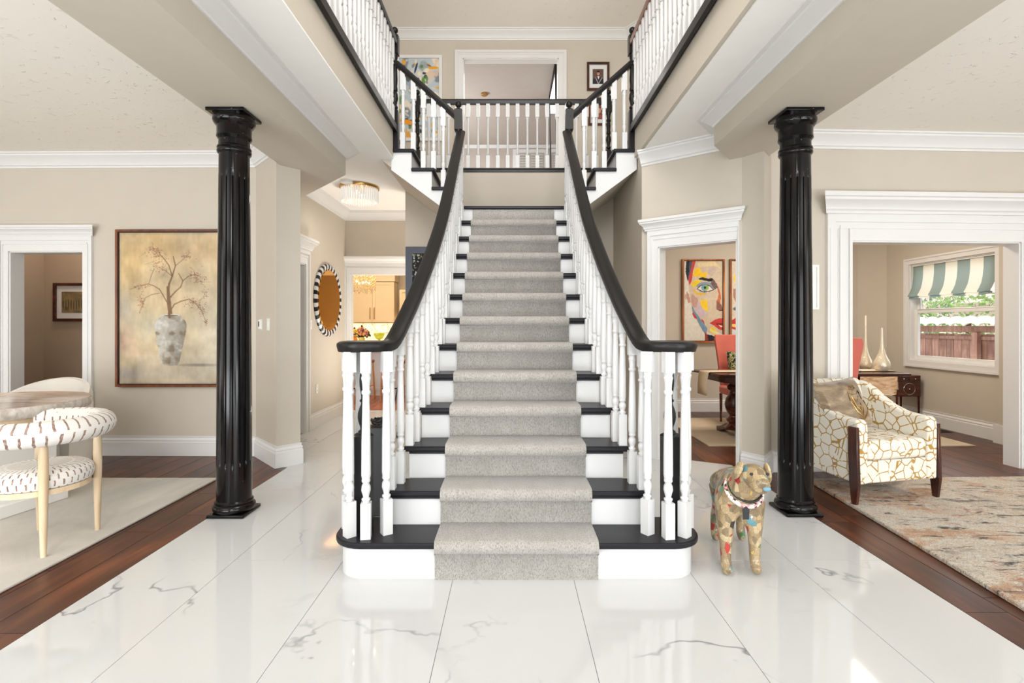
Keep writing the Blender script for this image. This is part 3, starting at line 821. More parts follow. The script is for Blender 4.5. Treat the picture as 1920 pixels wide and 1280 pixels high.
# ------------------------------------------------------------------ main flight railings
def tread_half(y):
    t = (y-YN)/T_+1
    ks = sorted(HW); t = max(1.75, min(13, t)); k = int(t); k2 = min(13, k+1); 
    a = HW[k] if k > 1 else .80
    return a+(HW[k2]-a)*(t-k)
def rail_z(y): return .8858*(y-YN)+.194+.775
for sg in (-1, 1):
    rl = thing('stair_railing', (CX+sg*.55, 4.0, R_), ('left' if sg < 0 else 'right')+' hand white baluster railing of the central stairs with black curving handrail', 'railing')
    rl['group'] = 'railings of the central stairs'
    zf = 1.187; vc = (CX+sg*.835, 2.795)
    pts = []
    y = 5.16
    while y > 3.02:
        pts.append((CX+sg*(tread_half(y)-.020), y, rail_z(y)-.0)); y -= .12
    # easing down to the level volute
    pts += [(CX+sg*.676, 2.925, 1.262), (CX+sg*.696, 2.855, 1.203), (CX+sg*.712, 2.81, zf+.002), (CX+sg*.735, 2.745, zf)]
    R0 = .098
    for i in range(13):
        b_ = math.radians(40+i*25); pts.append((vc[0]-sg*R0*math.cos(b_), vc[1]-R0*math.sin(b_), zf))
    # smooth path
    def smooth(P, n=2):
        P = [Vector(p) for p in P]
        for _ in range(n):
            Q = [P[0]]
            for i in range(len(P)-1): Q += [P[i]*.75+P[i+1]*.25, P[i]*.25+P[i+1]*.75]
            Q.append(P[-1]); P = Q
        return P
    P = smooth(pts, 1)
    m = MB().sweep(P, [(a*1.25, b*.92) for a, b in RAIL])
    m.lathe([(0.0001, -.03), (.10, -.028), (.125, -.012), (.128, .006), (.122, .02), (.10, .028), (.0001, .030)], (vc[0], vc[1], zf), 40)
    part('handrail', m, 'black_rail', rl)
    # slim white fillet under the rail
    fp = [Vector((p.x, p.y, p.z-.030)) for p in P if p.y > 2.9 and p.z > zf+.03]
    part('fillet', MB().sweep(fp, [(-.02, -.004), (-.02, .006), (.02, .006), (.02, -.004)], smooth=False), 'white', rl)
    # balusters: two per tread from the second tread up
    for k in range(2, 13):
        for q, off in enumerate((.045, .045+T_/2)):
            y = nose_y(k)+off; x = CX+sg*(tread_half(y)-.024)
            if k == 2: x = CX+sg*(.700, .672)[q]
            L = rail_z(y)-.03-R_*k
            if k == 2: L = (1.180, 1.24)[q]-R_*k
            add_bal(x, y, R_*k, L+.01, rl)
    # balusters around the volute
    for (dx, dy, rot) in ((-.045*1, -.105, .75), (.048, -.128, .15), (.14, -.07, .6), (-.10, .02, .3), (-.055, .1, .5)):
        add_bal(vc[0]-sg*dx, vc[1]+dy, R_, zf-.025-R_, rl, rot=rot, r=.0235)
    # black volute newel
    m = MB(); x, y = vc[0]+sg*.0, vc[1]
    sq(m, x, y, .041, R_, .70); m.lathe([(.056, .70), (.045, .712), (.018, .72)], (x, y, 0), 4)
    m.lathe([(.03, .705), (.032, .715), (.03, .725), (.018, .735), (.02, .75), (.029, .775), (.033, .80), (.031, .825), (.024, .85), (.016, .87), (.015, .88), (.022, .886), (.022, .894), (.015, .90), (.014, .915), (.018, .94), (.023, .975), (.024, 1.0), (.02, 1.04), (.015, 1.065), (.02, 1.074), (.02, 1.082), (.014, 1.092), (.013, 1.11), (.016, 1.14), (.016, 1.17)], (x, y, 0), 20)
    part('newel_post', m, 'black', rl, label='black turned newel under the handrail scroll')
    # landing newel
    nxx = CX+sg*.568
    newel('newel_post', nxx, YL+.03, ZL-.02, .26, .80, 1.005, rl, label='charcoal newel with ball finial on the landing', r=.040)

# ------------------------------------------------------------------ wing railings, gallery railings, level railing
def railbar(mb, a, b, sec=RAIL, s=1.0):
    return mb.sweep([a, b], [(x*s, z*s) for x, z in sec], smooth=False)
for sg in (-1, 1):
    nx = wing_nose[sg]; side = 'left' if sg < 0 else 'right'
    wr = thing('wing_railing', (nx[1], YF+.02, R_*14), 'short raking white railing with dark handrail on the %s turn of the upper stairs' % side, 'railing', 'railings of the upper turns')
    yb = YF+.03
    xa, xb = CX+sg*.60, nx[3]-sg*.02
    za, zb_ = 3.46, 3.46+(abs(xb-xa))*.885
    part('handrail', railbar(MB(), (xa, yb, za), (xb, yb, zb_)), 'black_rail', wr)
    pxs = [.165, .060, -.04, -.145, -.25]
    bx = ([-1.108, -.999, -.896, -.79, -.69] if sg < 0 else [1.175, 1.068, .965, .859, .758])
    for i, x in enumerate(bx):
        kk = 16 if i < 2 else (15 if i < 4 else 14)
        zr = za+abs(x-xa)*.885-.03
        add_bal(x, yb, R_*kk, zr-R_*kk+.02, wr, 'upper', r=.022)
    gx = -1.19 if sg < 0 else 1.255
    gr = thing('gallery_railing', (gx, 3.5, Z2), 'long white upstairs railing with dark rail along the %s edge of the open void' % side, 'railing', 'upstairs railings along the void')
    newel('newel_post', gx, YF+.02, R_*16, .40, .98, 1.17, gr, label='dark newel with ball finial at the gallery corner', r=.040)
    part('shoe_rail', MB().box(gx-.03, gx+.03, .4, YF-.02, Z2, Z2+.038).box(gx-.015+sg*-.018, gx+.015-sg*.018, .4, YF-.02, Z2-.02, Z2+.05), 'black_rail', gr, bevel=.004)
    part('handrail', railbar(MB(), (gx, .4, 4.20), (gx, YF-.0, 4.20)), 'black_rail' if sg < 0 else 'red_rail', gr)
    y = YF-.12
    while y > 1.2:
        add_bal(gx, y, Z2+.03, 4.18-Z2-.03, gr, 'upper', r=.0225); y -= .112
    # short raking rail on the far side of the turn
    fr_ = thing('wing_railing', (gx, 6.44, R_*16), 'dark far newel and short rail at the back of the %s turn upstairs' % side, 'railing')
    newel('newel_post', gx+(-sg)*.01, 6.5, Z2-.1, .32, .80, 1.0, fr_, r=.038)
lv = thing('level_railing', (CX, 6.53, Z2), 'level white baluster railing with dark rail across the upstairs hall above the landing', 'railing')
part('handrail', railbar(MB(), (-1.16, 6.53, 4.15), (1.23, 6.53, 4.15)), 'black_rail', lv)
part('shoe_rail', MB().box(-1.17, 1.24, 6.49, 6.57, Z2-.055, Z2).box(-1.17, 1.24, 6.475, 6.57, Z2-.02, Z2-.004), 'black_rail', lv, bevel=.004)
for i in range(-7, 10):
    x = -.537+.1257*(i)
    if -1.1 < x < 1.2: add_bal(x, 6.53, Z2, 4.135-Z2, lv, 'level')
for i in (10, 11, 12, 13):
    x = -.537+.1257*i
    if x < 1.2: add_bal(x, 6.53, Z2, 4.135-Z2, lv, 'level')

# ------------------------------------------------------------------ columns
def column(cx, cy, label, ztop):
    t = thing('column', (cx, cy, 0), label, 'column', 'black fluted columns')
    h = .126
    part('plinth', MB().box(cx-h, cx+h, cy-h, cy+h, 0, .024), 'column', t, bevel=.008)
    part('column_base', MB().lathe([(.118, .022), (.126, .026), (.134, .038), (.136, .05), (.134, .062), (.126, .072), (.118, .078), (.122, .084), (.122, .092), (.116, .098), (.11, .104)], (cx, cy, 0), 48), 'column', t)
    zs = [.10, .2, .30, .335, .342, .352, .37]+[.37+(2.30-.37)*i/8 for i in range(1, 9)]+[2.315, 2.328, 2.336, 2.36, 2.42, 2.49]
    def rad(z): return .1115-.0155*max(0, (z-.1)/2.4)**1.6
    def mod(a, z):
        if z < .335 or z > 2.337: return 0
        e = min(1, (z-.335)/.03, (2.337-z)/.03); e = max(0, e)
        u = ((a/(2*PI)*16+.5) % 1)-.5
        wdt = .095
        return -.0085*e*math.sqrt(max(0, 1-(u/wdt)**2)) if abs(u) < wdt else 0
    part('shaft', MB().lathe([(rad(z), z) for z in zs], (cx, cy, 0), 256, mod=mod), 'column', t)
    k = ztop
    part('capital', MB().lathe([(.095, 2.48), (.104, 2.487), (.109, 2.497), (.109, 2.508), (.104, 2.515), (.109, 2.523), (.107, 2.533), (.099, 2.54), (.098, 2.58), (.104, 2.588), (.112, 2.60), (.111, 2.612), (.109, 2.62), (.110, 2.672), (.118, 2.680),
                                (.130, 2.696), (.136, 2.712), (.134, 2.728), (.122, 2.735), (.122, k-.02)], (cx, cy, 0), 48), 'column', t)
    part('abacus', MB().box(cx-.129, cx+.129, cy-.129, cy+.129, k-.024, k-.001), 'column', t, bevel=.005)
column(-1.921, 3.563, 'black fluted column on the dining side, left of the stairs', 2.77)
column(1.998, 3.590, 'black fluted column beside the patterned armchair, right of the stairs', 2.78)
# ------------------------------------------------------------------ furniture of the left (dining) side
def rbox(mb, x0, x1, y0, y1, z0, z1, T=None): return mb.box(x0, x1, y0, y1, z0, z1, T)
rug = part('area_rug', MB().box(-6.4, -2.47, 1.7, 4.33, 0.001, .014), 'rug_left', bevel=.004)
tag(rug, 'large pale grey and beige rug under the round dining table on the left', 'rug')

# striped chair: ring back, round seat, four tapered legs
c0 = (-2.78, 3.03)
ch = thing('dining_chair', (c0[0], c0[1], .014), 'cream open ring-back chair with brown brush dashes and pale oak legs', 'chair')
zr = .70; ring = []
for i in range(33):
    a = math.radians(-140+i*280/32); k = 1.0
    ring.append((c0[0]+.285*math.cos(a), c0[1]+.295*math.sin(a), zr))
sc = [0.35, .8]+[1]*29+[.8, 0.35]
part('backrest', MB().tube(ring, .070, 16, scale=sc), 'dashes', ch, origin=(c0[0], c0[1], zr))
part('seat', MB().lathe([(.0001, -.058), (.21, -.058), (.242, -.042), (.252, -.008), (.246, .025), (.22, .048), (.14, .060), (.0001, .062)], (c0[0], c0[1], .425), 48), 'dashes', ch, origin=(c0[0], c0[1], .425))
part('seat_frame', MB().lathe([(.20, .345), (.235, .345), (.235, .376), (.20, .376), (.20, .345)], (c0[0], c0[1], 0), 32, cap=False), 'oak', ch)
for ax, ay in ((-2.595, 2.845), (-2.60, 3.225), (-2.97, 2.83), (-2.97, 3.23)):
    part('leg', MB().lathe([(.014, .014), (.019, .2), (.0235, .45), (.0225, .56), (.018, .675)], (ax, ay, 0), 16), 'oak', ch)

# round table
t_c = (-3.74, 3.66)
tb = thing('dining_table', (t_c[0], t_c[1], .014), 'round stone-edged dining table on a white faceted block base, cut by the left frame edge', 'table')
def tex_travertine():
    t = NT('polished brown banded stone')
    n = t.noise(t.pos((1.0, 7, 2)), 2.2, 6, 0.6, 0.5)
    c = t.ramp(n, [(0.3, C(160, 120, 102)), (0.45, C(206, 176, 156)), (0.55, C(232, 214, 198)), (0.7, C(178, 140, 120))])
    return t.set(c, 0.18, coat=0.2)
def tex_stone_edge():
    t = NT('rough stone edge')
    n = t.noise(t.pos((6, 6, 2)), 3.2, 4, 0.6, 0.3)
    c = t.ramp(n, [(0.35, C(186, 176, 166)), (0.5, C(222, 214, 206)), (0.65, C(238, 234, 228))])
    t.bump(n, 0.4, 0.01)
    return t.set(c, 0.5)
M['travertine'] = tex_travertine(); M['stone_edge'] = tex_stone_edge()
part('tabletop', MB().lathe([(.0001, .755), (.57, .755), (.577, .758), (.579, .752)], (t_c[0], t_c[1], 0), 64, cap=False), 'travertine', tb)
part('table_edge', MB().lathe([(.5, .675), (.55, .676), (.575, .69), (.588, .715), (.588, .735), (.579, .7535), (.57, .7535)], (t_c[0], t_c[1], 0), 64, cap=False), 'stone_edge', tb)
part('apron', MB().lathe([(.5, .625), (.52, .625), (.52, .676), (.3, .676)], (t_c[0], t_c[1], 0), 48, cap=False), 'oak', tb)
pb = [(t_c[0]+.40*math.cos(math.radians(20+60*i)), t_c[1]+.40*math.sin(math.radians(20+60*i))) for i in range(6)]
part('pedestal', MB().prism(pb, .02, .63), 'ceil_smooth', tb, bevel=.006)
pb = [(t_c[0]+.47*math.cos(math.radians(20+60*i)), t_c[1]+.47*math.sin(math.radians(20+60*i))) for i in range(6)]
part('base_plate', MB().prism(pb, .0145, .10), 'ceil_smooth', tb, bevel=.006)

# cream barrel chair behind the table
bc = (-4.02, 4.30)
bch = thing('barrel_chair', (bc[0], bc[1], .014), 'cream upholstered barrel chair with domed back behind the round table', 'chair')
M['boucle'] = plain('cream boucle', C(232, 226, 218), 0.95, var=0.03, bump=(240, .4, .003), spec=.1, sheen=.3)
v = []; f = []; n = 28
def backh(a): return .52+.31*max(0, math.cos(a))**.55
for j, (ro, fz) in enumerate(((.40, 0), (.42, .5), (.405, .93), (.385, 1.0), (.345, .99), (.33, .9), (.32, .4), (.32, 0))):
    for i in range(n+1):
        a = math.radians(-105+210*i/n); z = .10+(backh(a)-.10)*fz
        v.append((bc[0]+ro*math.sin(a), bc[1]+ro*math.cos(a)*.95, z))
for j in range(7):
    for i in range(n): f.append((j*(n+1)+i, j*(n+1)+i+1, (j+1)*(n+1)+i+1, (j+1)*(n+1)+i))
f.append(tuple(j*(n+1) for j in range(8))); f.append(tuple(j*(n+1)+n for j in range(8))[::-1])
part('backrest', MB()._add(v, f, True), 'boucle', bch)
part('seat', MB().lathe([(.0001, .12), (.30, .12), (.315, .2), (.315, .40), (.29, .45), (.0001, .46)], (bc[0], bc[1], 0), 32), 'boucle', bch)
for a in (45, 135, 225, 315):
    part('leg', MB().lathe([(.018, .001), (.022, .12)], (bc[0]+.28*math.cos(math.radians(a)), bc[1]+.28*math.sin(math.radians(a)), 0), 12), 'walnut_leg', bch)

# ------------------------------------------------------------------ right (sitting) side: rug and armchair
def rugline(): return None
v = [(2.475, 4.27), (6.3, 4.40), (6.3, 1.7), (2.28, 1.7), (2.405, 3.3)]
mb = MB()
random.seed(3)
rp = MB().prism(v, .001, .026)
rug2 = part('shag_rug', rp, 'rug_right', bevel=.006); tag(rug2, 'shaggy multicoloured abstract rug in cream, rust and charcoal under the armchair', 'rug')

# armchair, local frame: x right (seen from its front), y backwards, z up; front left leg at origin side
ACX, ACY, ROT = 2.815, 3.71, math.radians(13)
TA = Matrix.Translation((ACX, ACY, .026)) @ Matrix.Rotation(ROT, 4, 'Z') @ Matrix.Diagonal((1, .80, 1, 1))
arm = thing('armchair', (ACX, ACY+.3, .026), 'cream armchair with gold branching line pattern and dark wood legs', 'chair')
W2 = .356
def side_prism(poly, x0, x1):   # poly in (y,z)
    n = len(poly); v = [(x0, y, z) for y, z in poly]+[(x1, y, z) for y, z in poly]
    return MB()._add(v, [tuple(range(n)), tuple(range(n, 2*n))[::-1]]+[(i, (i+1) % n, n+(i+1) % n, n+i) for i in range(n)], False, TA)
armp = [(.0, .14), (-.005, .52), (.0, .575), (.03, .60), (.12, .60), (.25, .61), (.38, .645), (.50, .70), (.60, .76), (.70, .80), (.78, .81), (.80, .60), (.78, .20), (.70, .16)]
for s_ in (-1, 1):
    xa, xb = sorted((s_*W2, s_*(W2-.085)))
    part('arm', side_prism(armp, xa, xb), 'gold_lines', arm, bevel=.02)
part('seat_base', MB().box(-W2+.08, W2-.08, .015, .72, .14, .30, TA), 'gold_lines', arm, bevel=.015)
part('seat_cushion', MB().box(-W2+.088, W2-.088, -.005, .62, .302, .445, TA), 'gold_lines', arm, bevel=.04)
bk = [(.58, .30), (.62, .45), (.66, .62), (.70, .76), (.73, .815), (.78, .835), (.83, .81), (.82, .6), (.80, .2), (.72, .16)]
part('backrest', side_prism(bk, -W2+.06, W2-.06), 'gold_lines', arm, bevel=.025)
for s_ in (-1, 1):
    x0 = s_*(W2+.010)
    prof = [(-.034, -.03, .0, .030, .0), ]
    v = []; f = []
    for (z, hw, y0, y1) in ((0, .012, .000, .050), (.14, .013, -.022, .070), (.36, .013, -.012, .085), (.55, .012, -.006, .085)):
        v += [(x0-hw, y0, z), (x0+hw, y0, z), (x0+hw, y1, z), (x0-hw, y1, z)]
    for j in range(3):
        for q in range(4): f.append((j*4+q, j*4+(q+1) % 4, (j+1)*4+(q+1) % 4, (j+1)*4+q))
    f += [(0, 3, 2, 1), (12, 13, 14, 15)]
    part('leg', MB()._add(v, f, False, TA), 'walnut_leg', arm, bevel=.004)
    v = []
    f = []
    for (z, hw, y0, y1) in ((0, .013, .80, .83), (.17, .022, .70, .75)):
        v += [(x0-hw, y0, z), (x0+hw, y0, z), (x0+hw, y1, z), (x0-hw, y1, z)]
    f = [(0, 3, 2, 1), (4, 5, 6, 7)]+[(q, (q+1) % 4, 4+(q+1) % 4, 4+q) for q in range(4)]
    part('leg', MB()._add(v, f, False, TA), 'walnut_leg', arm)

def pillow(name, T, w_, h_, d_, mat, parent=None, n=14, tuft=0.05):
    v = []; f = []
    for s_ in (1, -1):
        for i in range(n+1):
            for j in range(n+1):
                u = -1+2*i/n; q = -1+2*j/n
                e = (1-u**4)*(1-q**4)
                x = u*w_/2*(1-.07*(1-u*u)*0-tuft*(1-abs(q)**2)*abs(u)**3)
                z = q*h_/2*(1-tuft*(1-abs(u)**2)*abs(q)**3)
                y = s_*d_/2*max(e, 0)**.55+.006*math.sin(9*u+4*q)*e
                v.append((x, y, z))
    N = (n+1)*(n+1)
    for k in range(2):
        for i in range(n):
            for j in range(n):
                a = k*N+i*(n+1)+j; q = (a, a+1, a+n+2, a+n+1)
                f.append(q if k == 0 else q[::-1])
    return part(name, MB()._add(v, f, True, T), mat, parent)
def tex_velvet():
    t = NT('bronze velvet'); n = t.noise(t.pos((1, 1, 2.2), obj=True), 6, 5, .6, .8)
    c = t.ramp(n, [(0.35, C(96, 78, 58)), (0.55, C(140, 118, 90)), (0.7, C(188, 168, 138))])
    return t.set(c, 0.45, sheen=.6)
M['velvet'] = tex_velvet()
TP = Matrix.Translation((2.585, 3.985, .685)) @ Matrix.Rotation(math.radians(14), 4, 'Z') @ Matrix.Rotation(math.radians(-22), 4, 'X') @ Matrix.Rotation(math.radians(-6), 4, 'Y')
pil = pillow('throw_pillow', TP, .42, .40, .13, 'velvet')
tag(pil, 'bronze velvet pillow with gold embroidered crest leaning in the patterned armchair', 'pillow')
em = MB()
def crest(cx, cz, pts, r=.0045):
    em.tube([(cx+x, -.068+abs(x)*.12, cz+z) for x, z in pts], r, 6)
crest(.075, -.02, [(-.05, .10), (-.02, .075), (.02, .075), (.05, .10), (.055, .03), (.03, -.06), (0, -.10), (-.03, -.06), (-.055, .03), (-.05, .10)])
crest(.075, -.02, [(-.03, .06), (0, .02), (.03, .06), (.02, -.02), (0, -.06), (-.02, -.02), (-.03, .06)])
crest(.075, -.02, [(-.07, .02), (-.08, -.05), (-.04, -.10), (0, -.12), (.04, -.10), (.08, -.05), (.07, .02)])
crest(.075, .10, [(-.03, 0), (-.02, .025), (0, .01), (.02, .025), (.03, 0), (0, -.01), (-.03, 0)])
for i in range(len(em.v)): em.v[i] = tuple(TP @ Vector(em.v[i]))
part('embroidered_crest', em, 'brass', pil, label='gold embroidered crest')

# ------------------------------------------------------------------ art: canvases are grids with painted point colours
class Paint:
    def __init__(s, nx, ny, base):
        s.nx, s.ny = nx, ny; s.a = np.ones((ny, nx, 3))*np.array(base)/255.0
        yy, xx = np.mgrid[0:ny, 0:nx]; s.u = (xx+.5)/nx; s.v = (yy+.5)/ny     # v: 0 top
        s.asp = ny/nx
    def noise(s, fx, fy, seed):
        r = np.random.RandomState(seed); g = r.rand(fy+2, fx+2)
        x = s.u*fx; y = s.v*fy; xi = x.astype(int); yi = y.astype(int); xf = x-xi; yf = y-yi
        xf = xf*xf*(3-2*xf); yf = yf*yf*(3-2*yf)
        return (g[yi, xi]*(1-xf)+g[yi, xi+1]*xf)*(1-yf)+(g[yi+1, xi]*(1-xf)+g[yi+1, xi+1]*xf)*yf
    def fbm(s, f, seed, asp=1.0): return sum(s.noise(max(1, int(f*2**k)), max(1, int(f*asp*2**k)), seed+k)*.5**k for k in range(4))/1.875
    def blend(s, m, colr):
        c = np.array(colr)/255.0; s.a = s.a*(1-m[..., None])+c*m[..., None]
    def blob(s, u, v, ru, rv, colr, soft=.3, k=1.0, rot=0.0, wob=0.0, seed=0):
        du = (s.u-u); dv = (s.v-v)*s.asp; c, q = math.cos(rot), math.sin(rot)
        a = (du*c+dv*q)/ru; b = (-du*q+dv*c)/(rv*s.asp)
        d = np.sqrt(a*a+b*b)
        if wob: d = d+(s.fbm(9, 50+seed)-.5)*wob
        s.blend(np.clip((1-d)/max(soft, 1e-3), 0, 1)*k, colr)
    def poly(s, pts, colr, k=1.0, warp=0.0, seed=0):
        u, v = s.u, s.v
        if warp: u = u+(s.fbm(8, seed)-.5)*warp; v = v+(s.fbm(8, seed+9)-.5)*warp
        ins = np.zeros(u.shape, bool); n = len(pts)
        for i in range(n):
            x1, y1 = pts[i]; x2, y2 = pts[(i+1) % n]
            if y1 == y2: continue
            c = ((y1 > v) != (y2 > v)) & (u < (x2-x1)*(v-y1)/(y2-y1)+x1); ins ^= c
        s.blend(ins*k, colr)
    def line(s, pts, w0, w1, colr, k=1.0):
        n = len(pts)-1
        for i in range(n):
            (x1, y1), (x2, y2) = pts[i], pts[i+1]; y1 *= s.asp; y2 *= s.asp
            dx, dy = x2-x1, y2-y1; L = dx*dx+dy*dy+1e-9; V = s.v*s.asp
            t = np.clip(((s.u-x1)*dx+(V-y1)*dy)/L, 0, 1)
            d = np.hypot(s.u-x1-t*dx, V-y1-t*dy); w_ = w0+(w1-w0)*(i+t)/n
            s.blend(np.clip((w_-d)*s.nx*1.2+.5, 0, 1)*k, colr)
def canvas(name, P, T, w_, h_, parent, th_=.02):
    """T maps local (x right, y out of wall, z up) centred; grid of painted points, with a solid body behind"""
    nx, ny = P.nx, P.ny; xs_ = np.linspace(-w_/2, w_/2, nx); zs_ = np.linspace(h_/2, -h_/2, ny)
    X, Z = np.meshgrid(xs_, zs_)
    co = np.stack([X.ravel(), np.full(X.size, th_), Z.ravel(), np.ones(X.size)], 1)
    co = co @ np.array(T).T
    org = np.array(T) @ np.array([0, 0, 0, 1.0]); co = co[:, :3]-org[:3]
    i = np.arange(nx*ny).reshape(ny, nx)
    fc = np.stack([i[:-1, :-1], i[1:, :-1], i[1:, 1:], i[:-1, 1:]], -1).reshape(-1, 4)
    body = np.array([[sx*w_/2, yy, sz*h_/2, 1] for yy in (.001, th_) for sx, sz in ((-1, -1), (1, -1), (1, 1), (-1, 1))]) @ np.array(T).T
    b0 = len(co); co = np.vstack([co, body[:, :3]-org[:3]])
    faces = fc.tolist()+[[b0, b0+1, b0+2, b0+3]]+[[b0+q, b0+(q+1) % 4, b0+4+(q+1) % 4, b0+4+q] for q in range(4)]
    me = bpy.data.meshes.new(name); me.from_pydata(co.tolist(), [], faces)
    c = np.clip(P.a, 0, 1).reshape(-1, 3); lin = np.where(c <= .04045, c/12.92, ((c+.055)/1.055)**2.4)
    arr = np.ones((len(co), 4)); arr[:nx*ny, :3] = lin; arr[nx*ny:, :3] = .6
    at = me.color_attributes.new('Col', 'FLOAT_COLOR', 'POINT'); at.data.foreach_set('color', arr.ravel().astype(np.float32))
    me.materials.append(M['canvas']); me.update()
    o = bpy.data.objects.new(name, me); put(o, tuple(org[:3]), parent); return o
def frame_mesh(T, w_, h_, fw, d0, d1, gap=0.0):
    """rectangular frame around w_ x h_, rails fw wide, from depth d0 to d1"""
    m = MB(); a = w_/2+gap; b = h_/2+gap
    m.box(-a-fw, -a, d0, d1, -b-fw, b+fw, T); m.box(a, a+fw, d0, d1, -b-fw, b+fw, T)
    m.box(-a, a, d0, d1, b, b+fw, T); m.box(-a, a, d0, d1, -b-fw, -b, T)
    return m
def wallT(x, y, z, ang=0.0):
    """frame on a wall: local y points out of the wall towards -y when ang = 0 (local x to the right as seen)"""
    return Matrix.Translation((x, y, z)) @ Matrix.Rotation(ang, 4, 'Z') @ Matrix(((1, 0, 0, 0), (0, -1, 0, 0), (0, 0, 1, 0), (0, 0, 0, 1)))

# vase painting
P = Paint(200, 300, (214, 190, 150))
n1 = P.fbm(3, 1, 1.5); n2 = P.fbm(5, 11, .6); n3 = P.noise(26, 5, 21); n4 = P.noise(5, 40, 31)
P.blend(np.clip((.62-P.v)*1.6, 0, 1)*.75*np.clip(n1*1.4, 0, 1), (222, 178, 112))
P.blob(.12, .25, .2, .28, (222, 178, 104), 1, .6); P.blob(.5, .12, .5, .12, (224, 180, 118), 1, .5)
P.blend(np.clip((P.u-.55)*1.9, 0, 1)*np.clip((P.v-.15)*2.2, 0, 1)*.8, (204, 202, 186))
P.blob(.3, .62, .22, .14, (198, 196, 168), 1, .6); P.blob(.06, .50, .12, .16, (172, 168, 160), 1, .7); P.blob(.04, .72, .16, .14, (196, 152, 132), 1, .7)
P.blob(.06, .94, .2, .08, (160, 156, 160), 1, .8); P.blob(.4, .93, .4, .07, (202, 190, 172), 1, .7); P.blob(.95, .97, .14, .06, (214, 164, 110), 1, .7)
P.blob(.2, .80, .1, .04, (220, 178, 150), 1, .5)
P.blend(np.clip(n3-.55, 0, 1)*.5, (232, 218, 190)); P.blend(np.clip(n2-.55, 0, 1)*.9, (176, 158, 128))
P.blend((P.v > .805)*(P.u > .17)*.35, (216, 204, 186)); P.blob(.75, .875, .24, .014, (132, 124, 112), .8, .7)
P.blend(np.clip(.03-np.minimum(np.minimum(P.u, 1-P.u), np.minimum(P.v, 1-P.v)*1.5), 0, .03)*20, (168, 150, 124))
br = (132, 96, 66); rs = (176, 108, 84)
def tw(pts, w0=.006, w1=.002, c=br): P.line(pts, w0, w1, c, .9)
tw([(.49, .55), (.475, .46), (.465, .38), (.47, .34), (.50, .29), (.53, .22), (.51, .16)], .014, .004)
tw([(.475, .54), (.46, .47), (.455, .36)], .012, .008); tw([(.50, .29), (.47, .22), (.43, .18), (.385, .145), (.36, .10)], .006, .002)
tw([(.48, .43), (.53, .39), (.58, .36), (.60, .32), (.56, .27)], .007, .003); tw([(.60, .32), (.65, .29), (.70, .28), (.76, .29)], .004, .002); tw([(.50, .29), (.43, .25), (.37, .23)], .003, .0015)
tw([(.45, .46), (.41, .41), (.38, .375), (.32, .35), (.27, .34), (.18, .355), (.10, .375)], .005, .002); tw([(.38, .40), (.31, .41), (.25, .43), (.22, .48), (.19, .53)], .003, .0015)
tw([(.49, .51), (.52, .475), (.58, .455), (.66, .44), (.72, .47), (.78, .52), (.82, .60)], .006, .002); tw([(.33, .24), (.30, .29), (.28, .34)], .003, .002); tw([(.53, .22), (.60, .18), (.66, .14)], .003, .0015)
r = np.random.RandomState(5)
for (cu, cv, su, sv, nn) in ((.33, .12, .05, .03, 60), (.38, .17, .06, .03, 30), (.19, .36, .07, .012, 30), (.21, .46, .03, .05, 40), (.70, .28, .06, .03, 40), (.77, .31, .05, .03, 30), (.63, .16, .05, .02, 25), (.68, .46, .06, .03, 40), (.78, .50, .03, .05, 35), (.82, .60, .015, .03, 14), (.40, .24, .06, .03, 35), (.80, .40, .04, .03, 15)):
    for q in range(nn):
        u_, v_ = cu+r.randn()*su*.6, cv+r.randn()*sv*.6
        P.blob(u_, v_, .006, .0035, rs if r.rand() < .6 else (124, 78, 66), .5, .75)
        if r.rand() < .3: P.line([(u_, v_), (u_+r.randn()*.03, v_+r.randn()*.02)], .0015, .001, br, .6)
vp = [(.395, .545), (.39, .56), (.35, .585), (.335, .61), (.34, .66), (.355, .72), (.375, .80), (.39, .862), (.40, .875), (.47, .88), (.55, .877), (.565, .86), (.585, .80), (.61, .72), (.63, .65), (.635, .61), (.625, .585), (.585, .562), (.58, .545)]
P.poly(vp, (186, 178, 164))
ins = np.zeros(P.u.shape, bool)
for i in range(len(vp)):
    x1, y1 = vp[i]; x2, y2 = vp[(i+1) % len(vp)]
    if y1 != y2: ins ^= ((y1 > P.v) != (y2 > P.v)) & (P.u < (x2-x1)*(P.v-y1)/(y2-y1)+x1)
nn = P.fbm(12, 77, 1.5)
P.blend(ins*np.clip((.47-P.u)*5, 0, 1)*.8, (224, 220, 210)); P.blend(ins*np.clip((P.u-.5)*6, 0, 1)*.6, (126, 116, 100))
P.blend(ins*np.clip((nn-.5)*6, 0, 1)*.75, (134, 112, 84)); P.blend(ins*np.clip((.42-nn)*7, 0, 1)*.7, (232, 228, 220))
P.blob(.49, .548, .095, .010, (214, 206, 192), .2, 1); P.blob(.49, .550, .075, .006, (96, 84, 70), .3, 1)
P.line([(.475, .558), (.47, .535)], .012, .012, br)
P.a = P.a*.93*(1+(P.fbm(7, 301, 1.5)[..., None]-.5)*.34)+(P.fbm(40, 333, .5)[..., None]-.5)*.07; g_ = P.a.mean(2, keepdims=True); P.a = P.a*.84+g_*.16
pw, ph = 1.09, 1.53; px0 = -3.905
VT = wallT(px0+1.09/2, 5.118, 1.472, math.radians(-.8))
vpnt = thing('framed_painting', (px0+.52, 5.10, .7), 'large framed painting of bare branches in a weathered urn', 'painting')
canvas('canvas', P, VT, pw-.03, ph-.03, vpnt, .03)
part('frame', frame_mesh(VT, pw-.03, ph-.03, .022, .0, .05, .008), 'frame_wood', vpnt)
part('frame_liner', frame_mesh(VT, pw-.03, ph-.03, .0079, .0, .038, 0.0), 'dark', vpnt, label='thin black gap inside the frame')

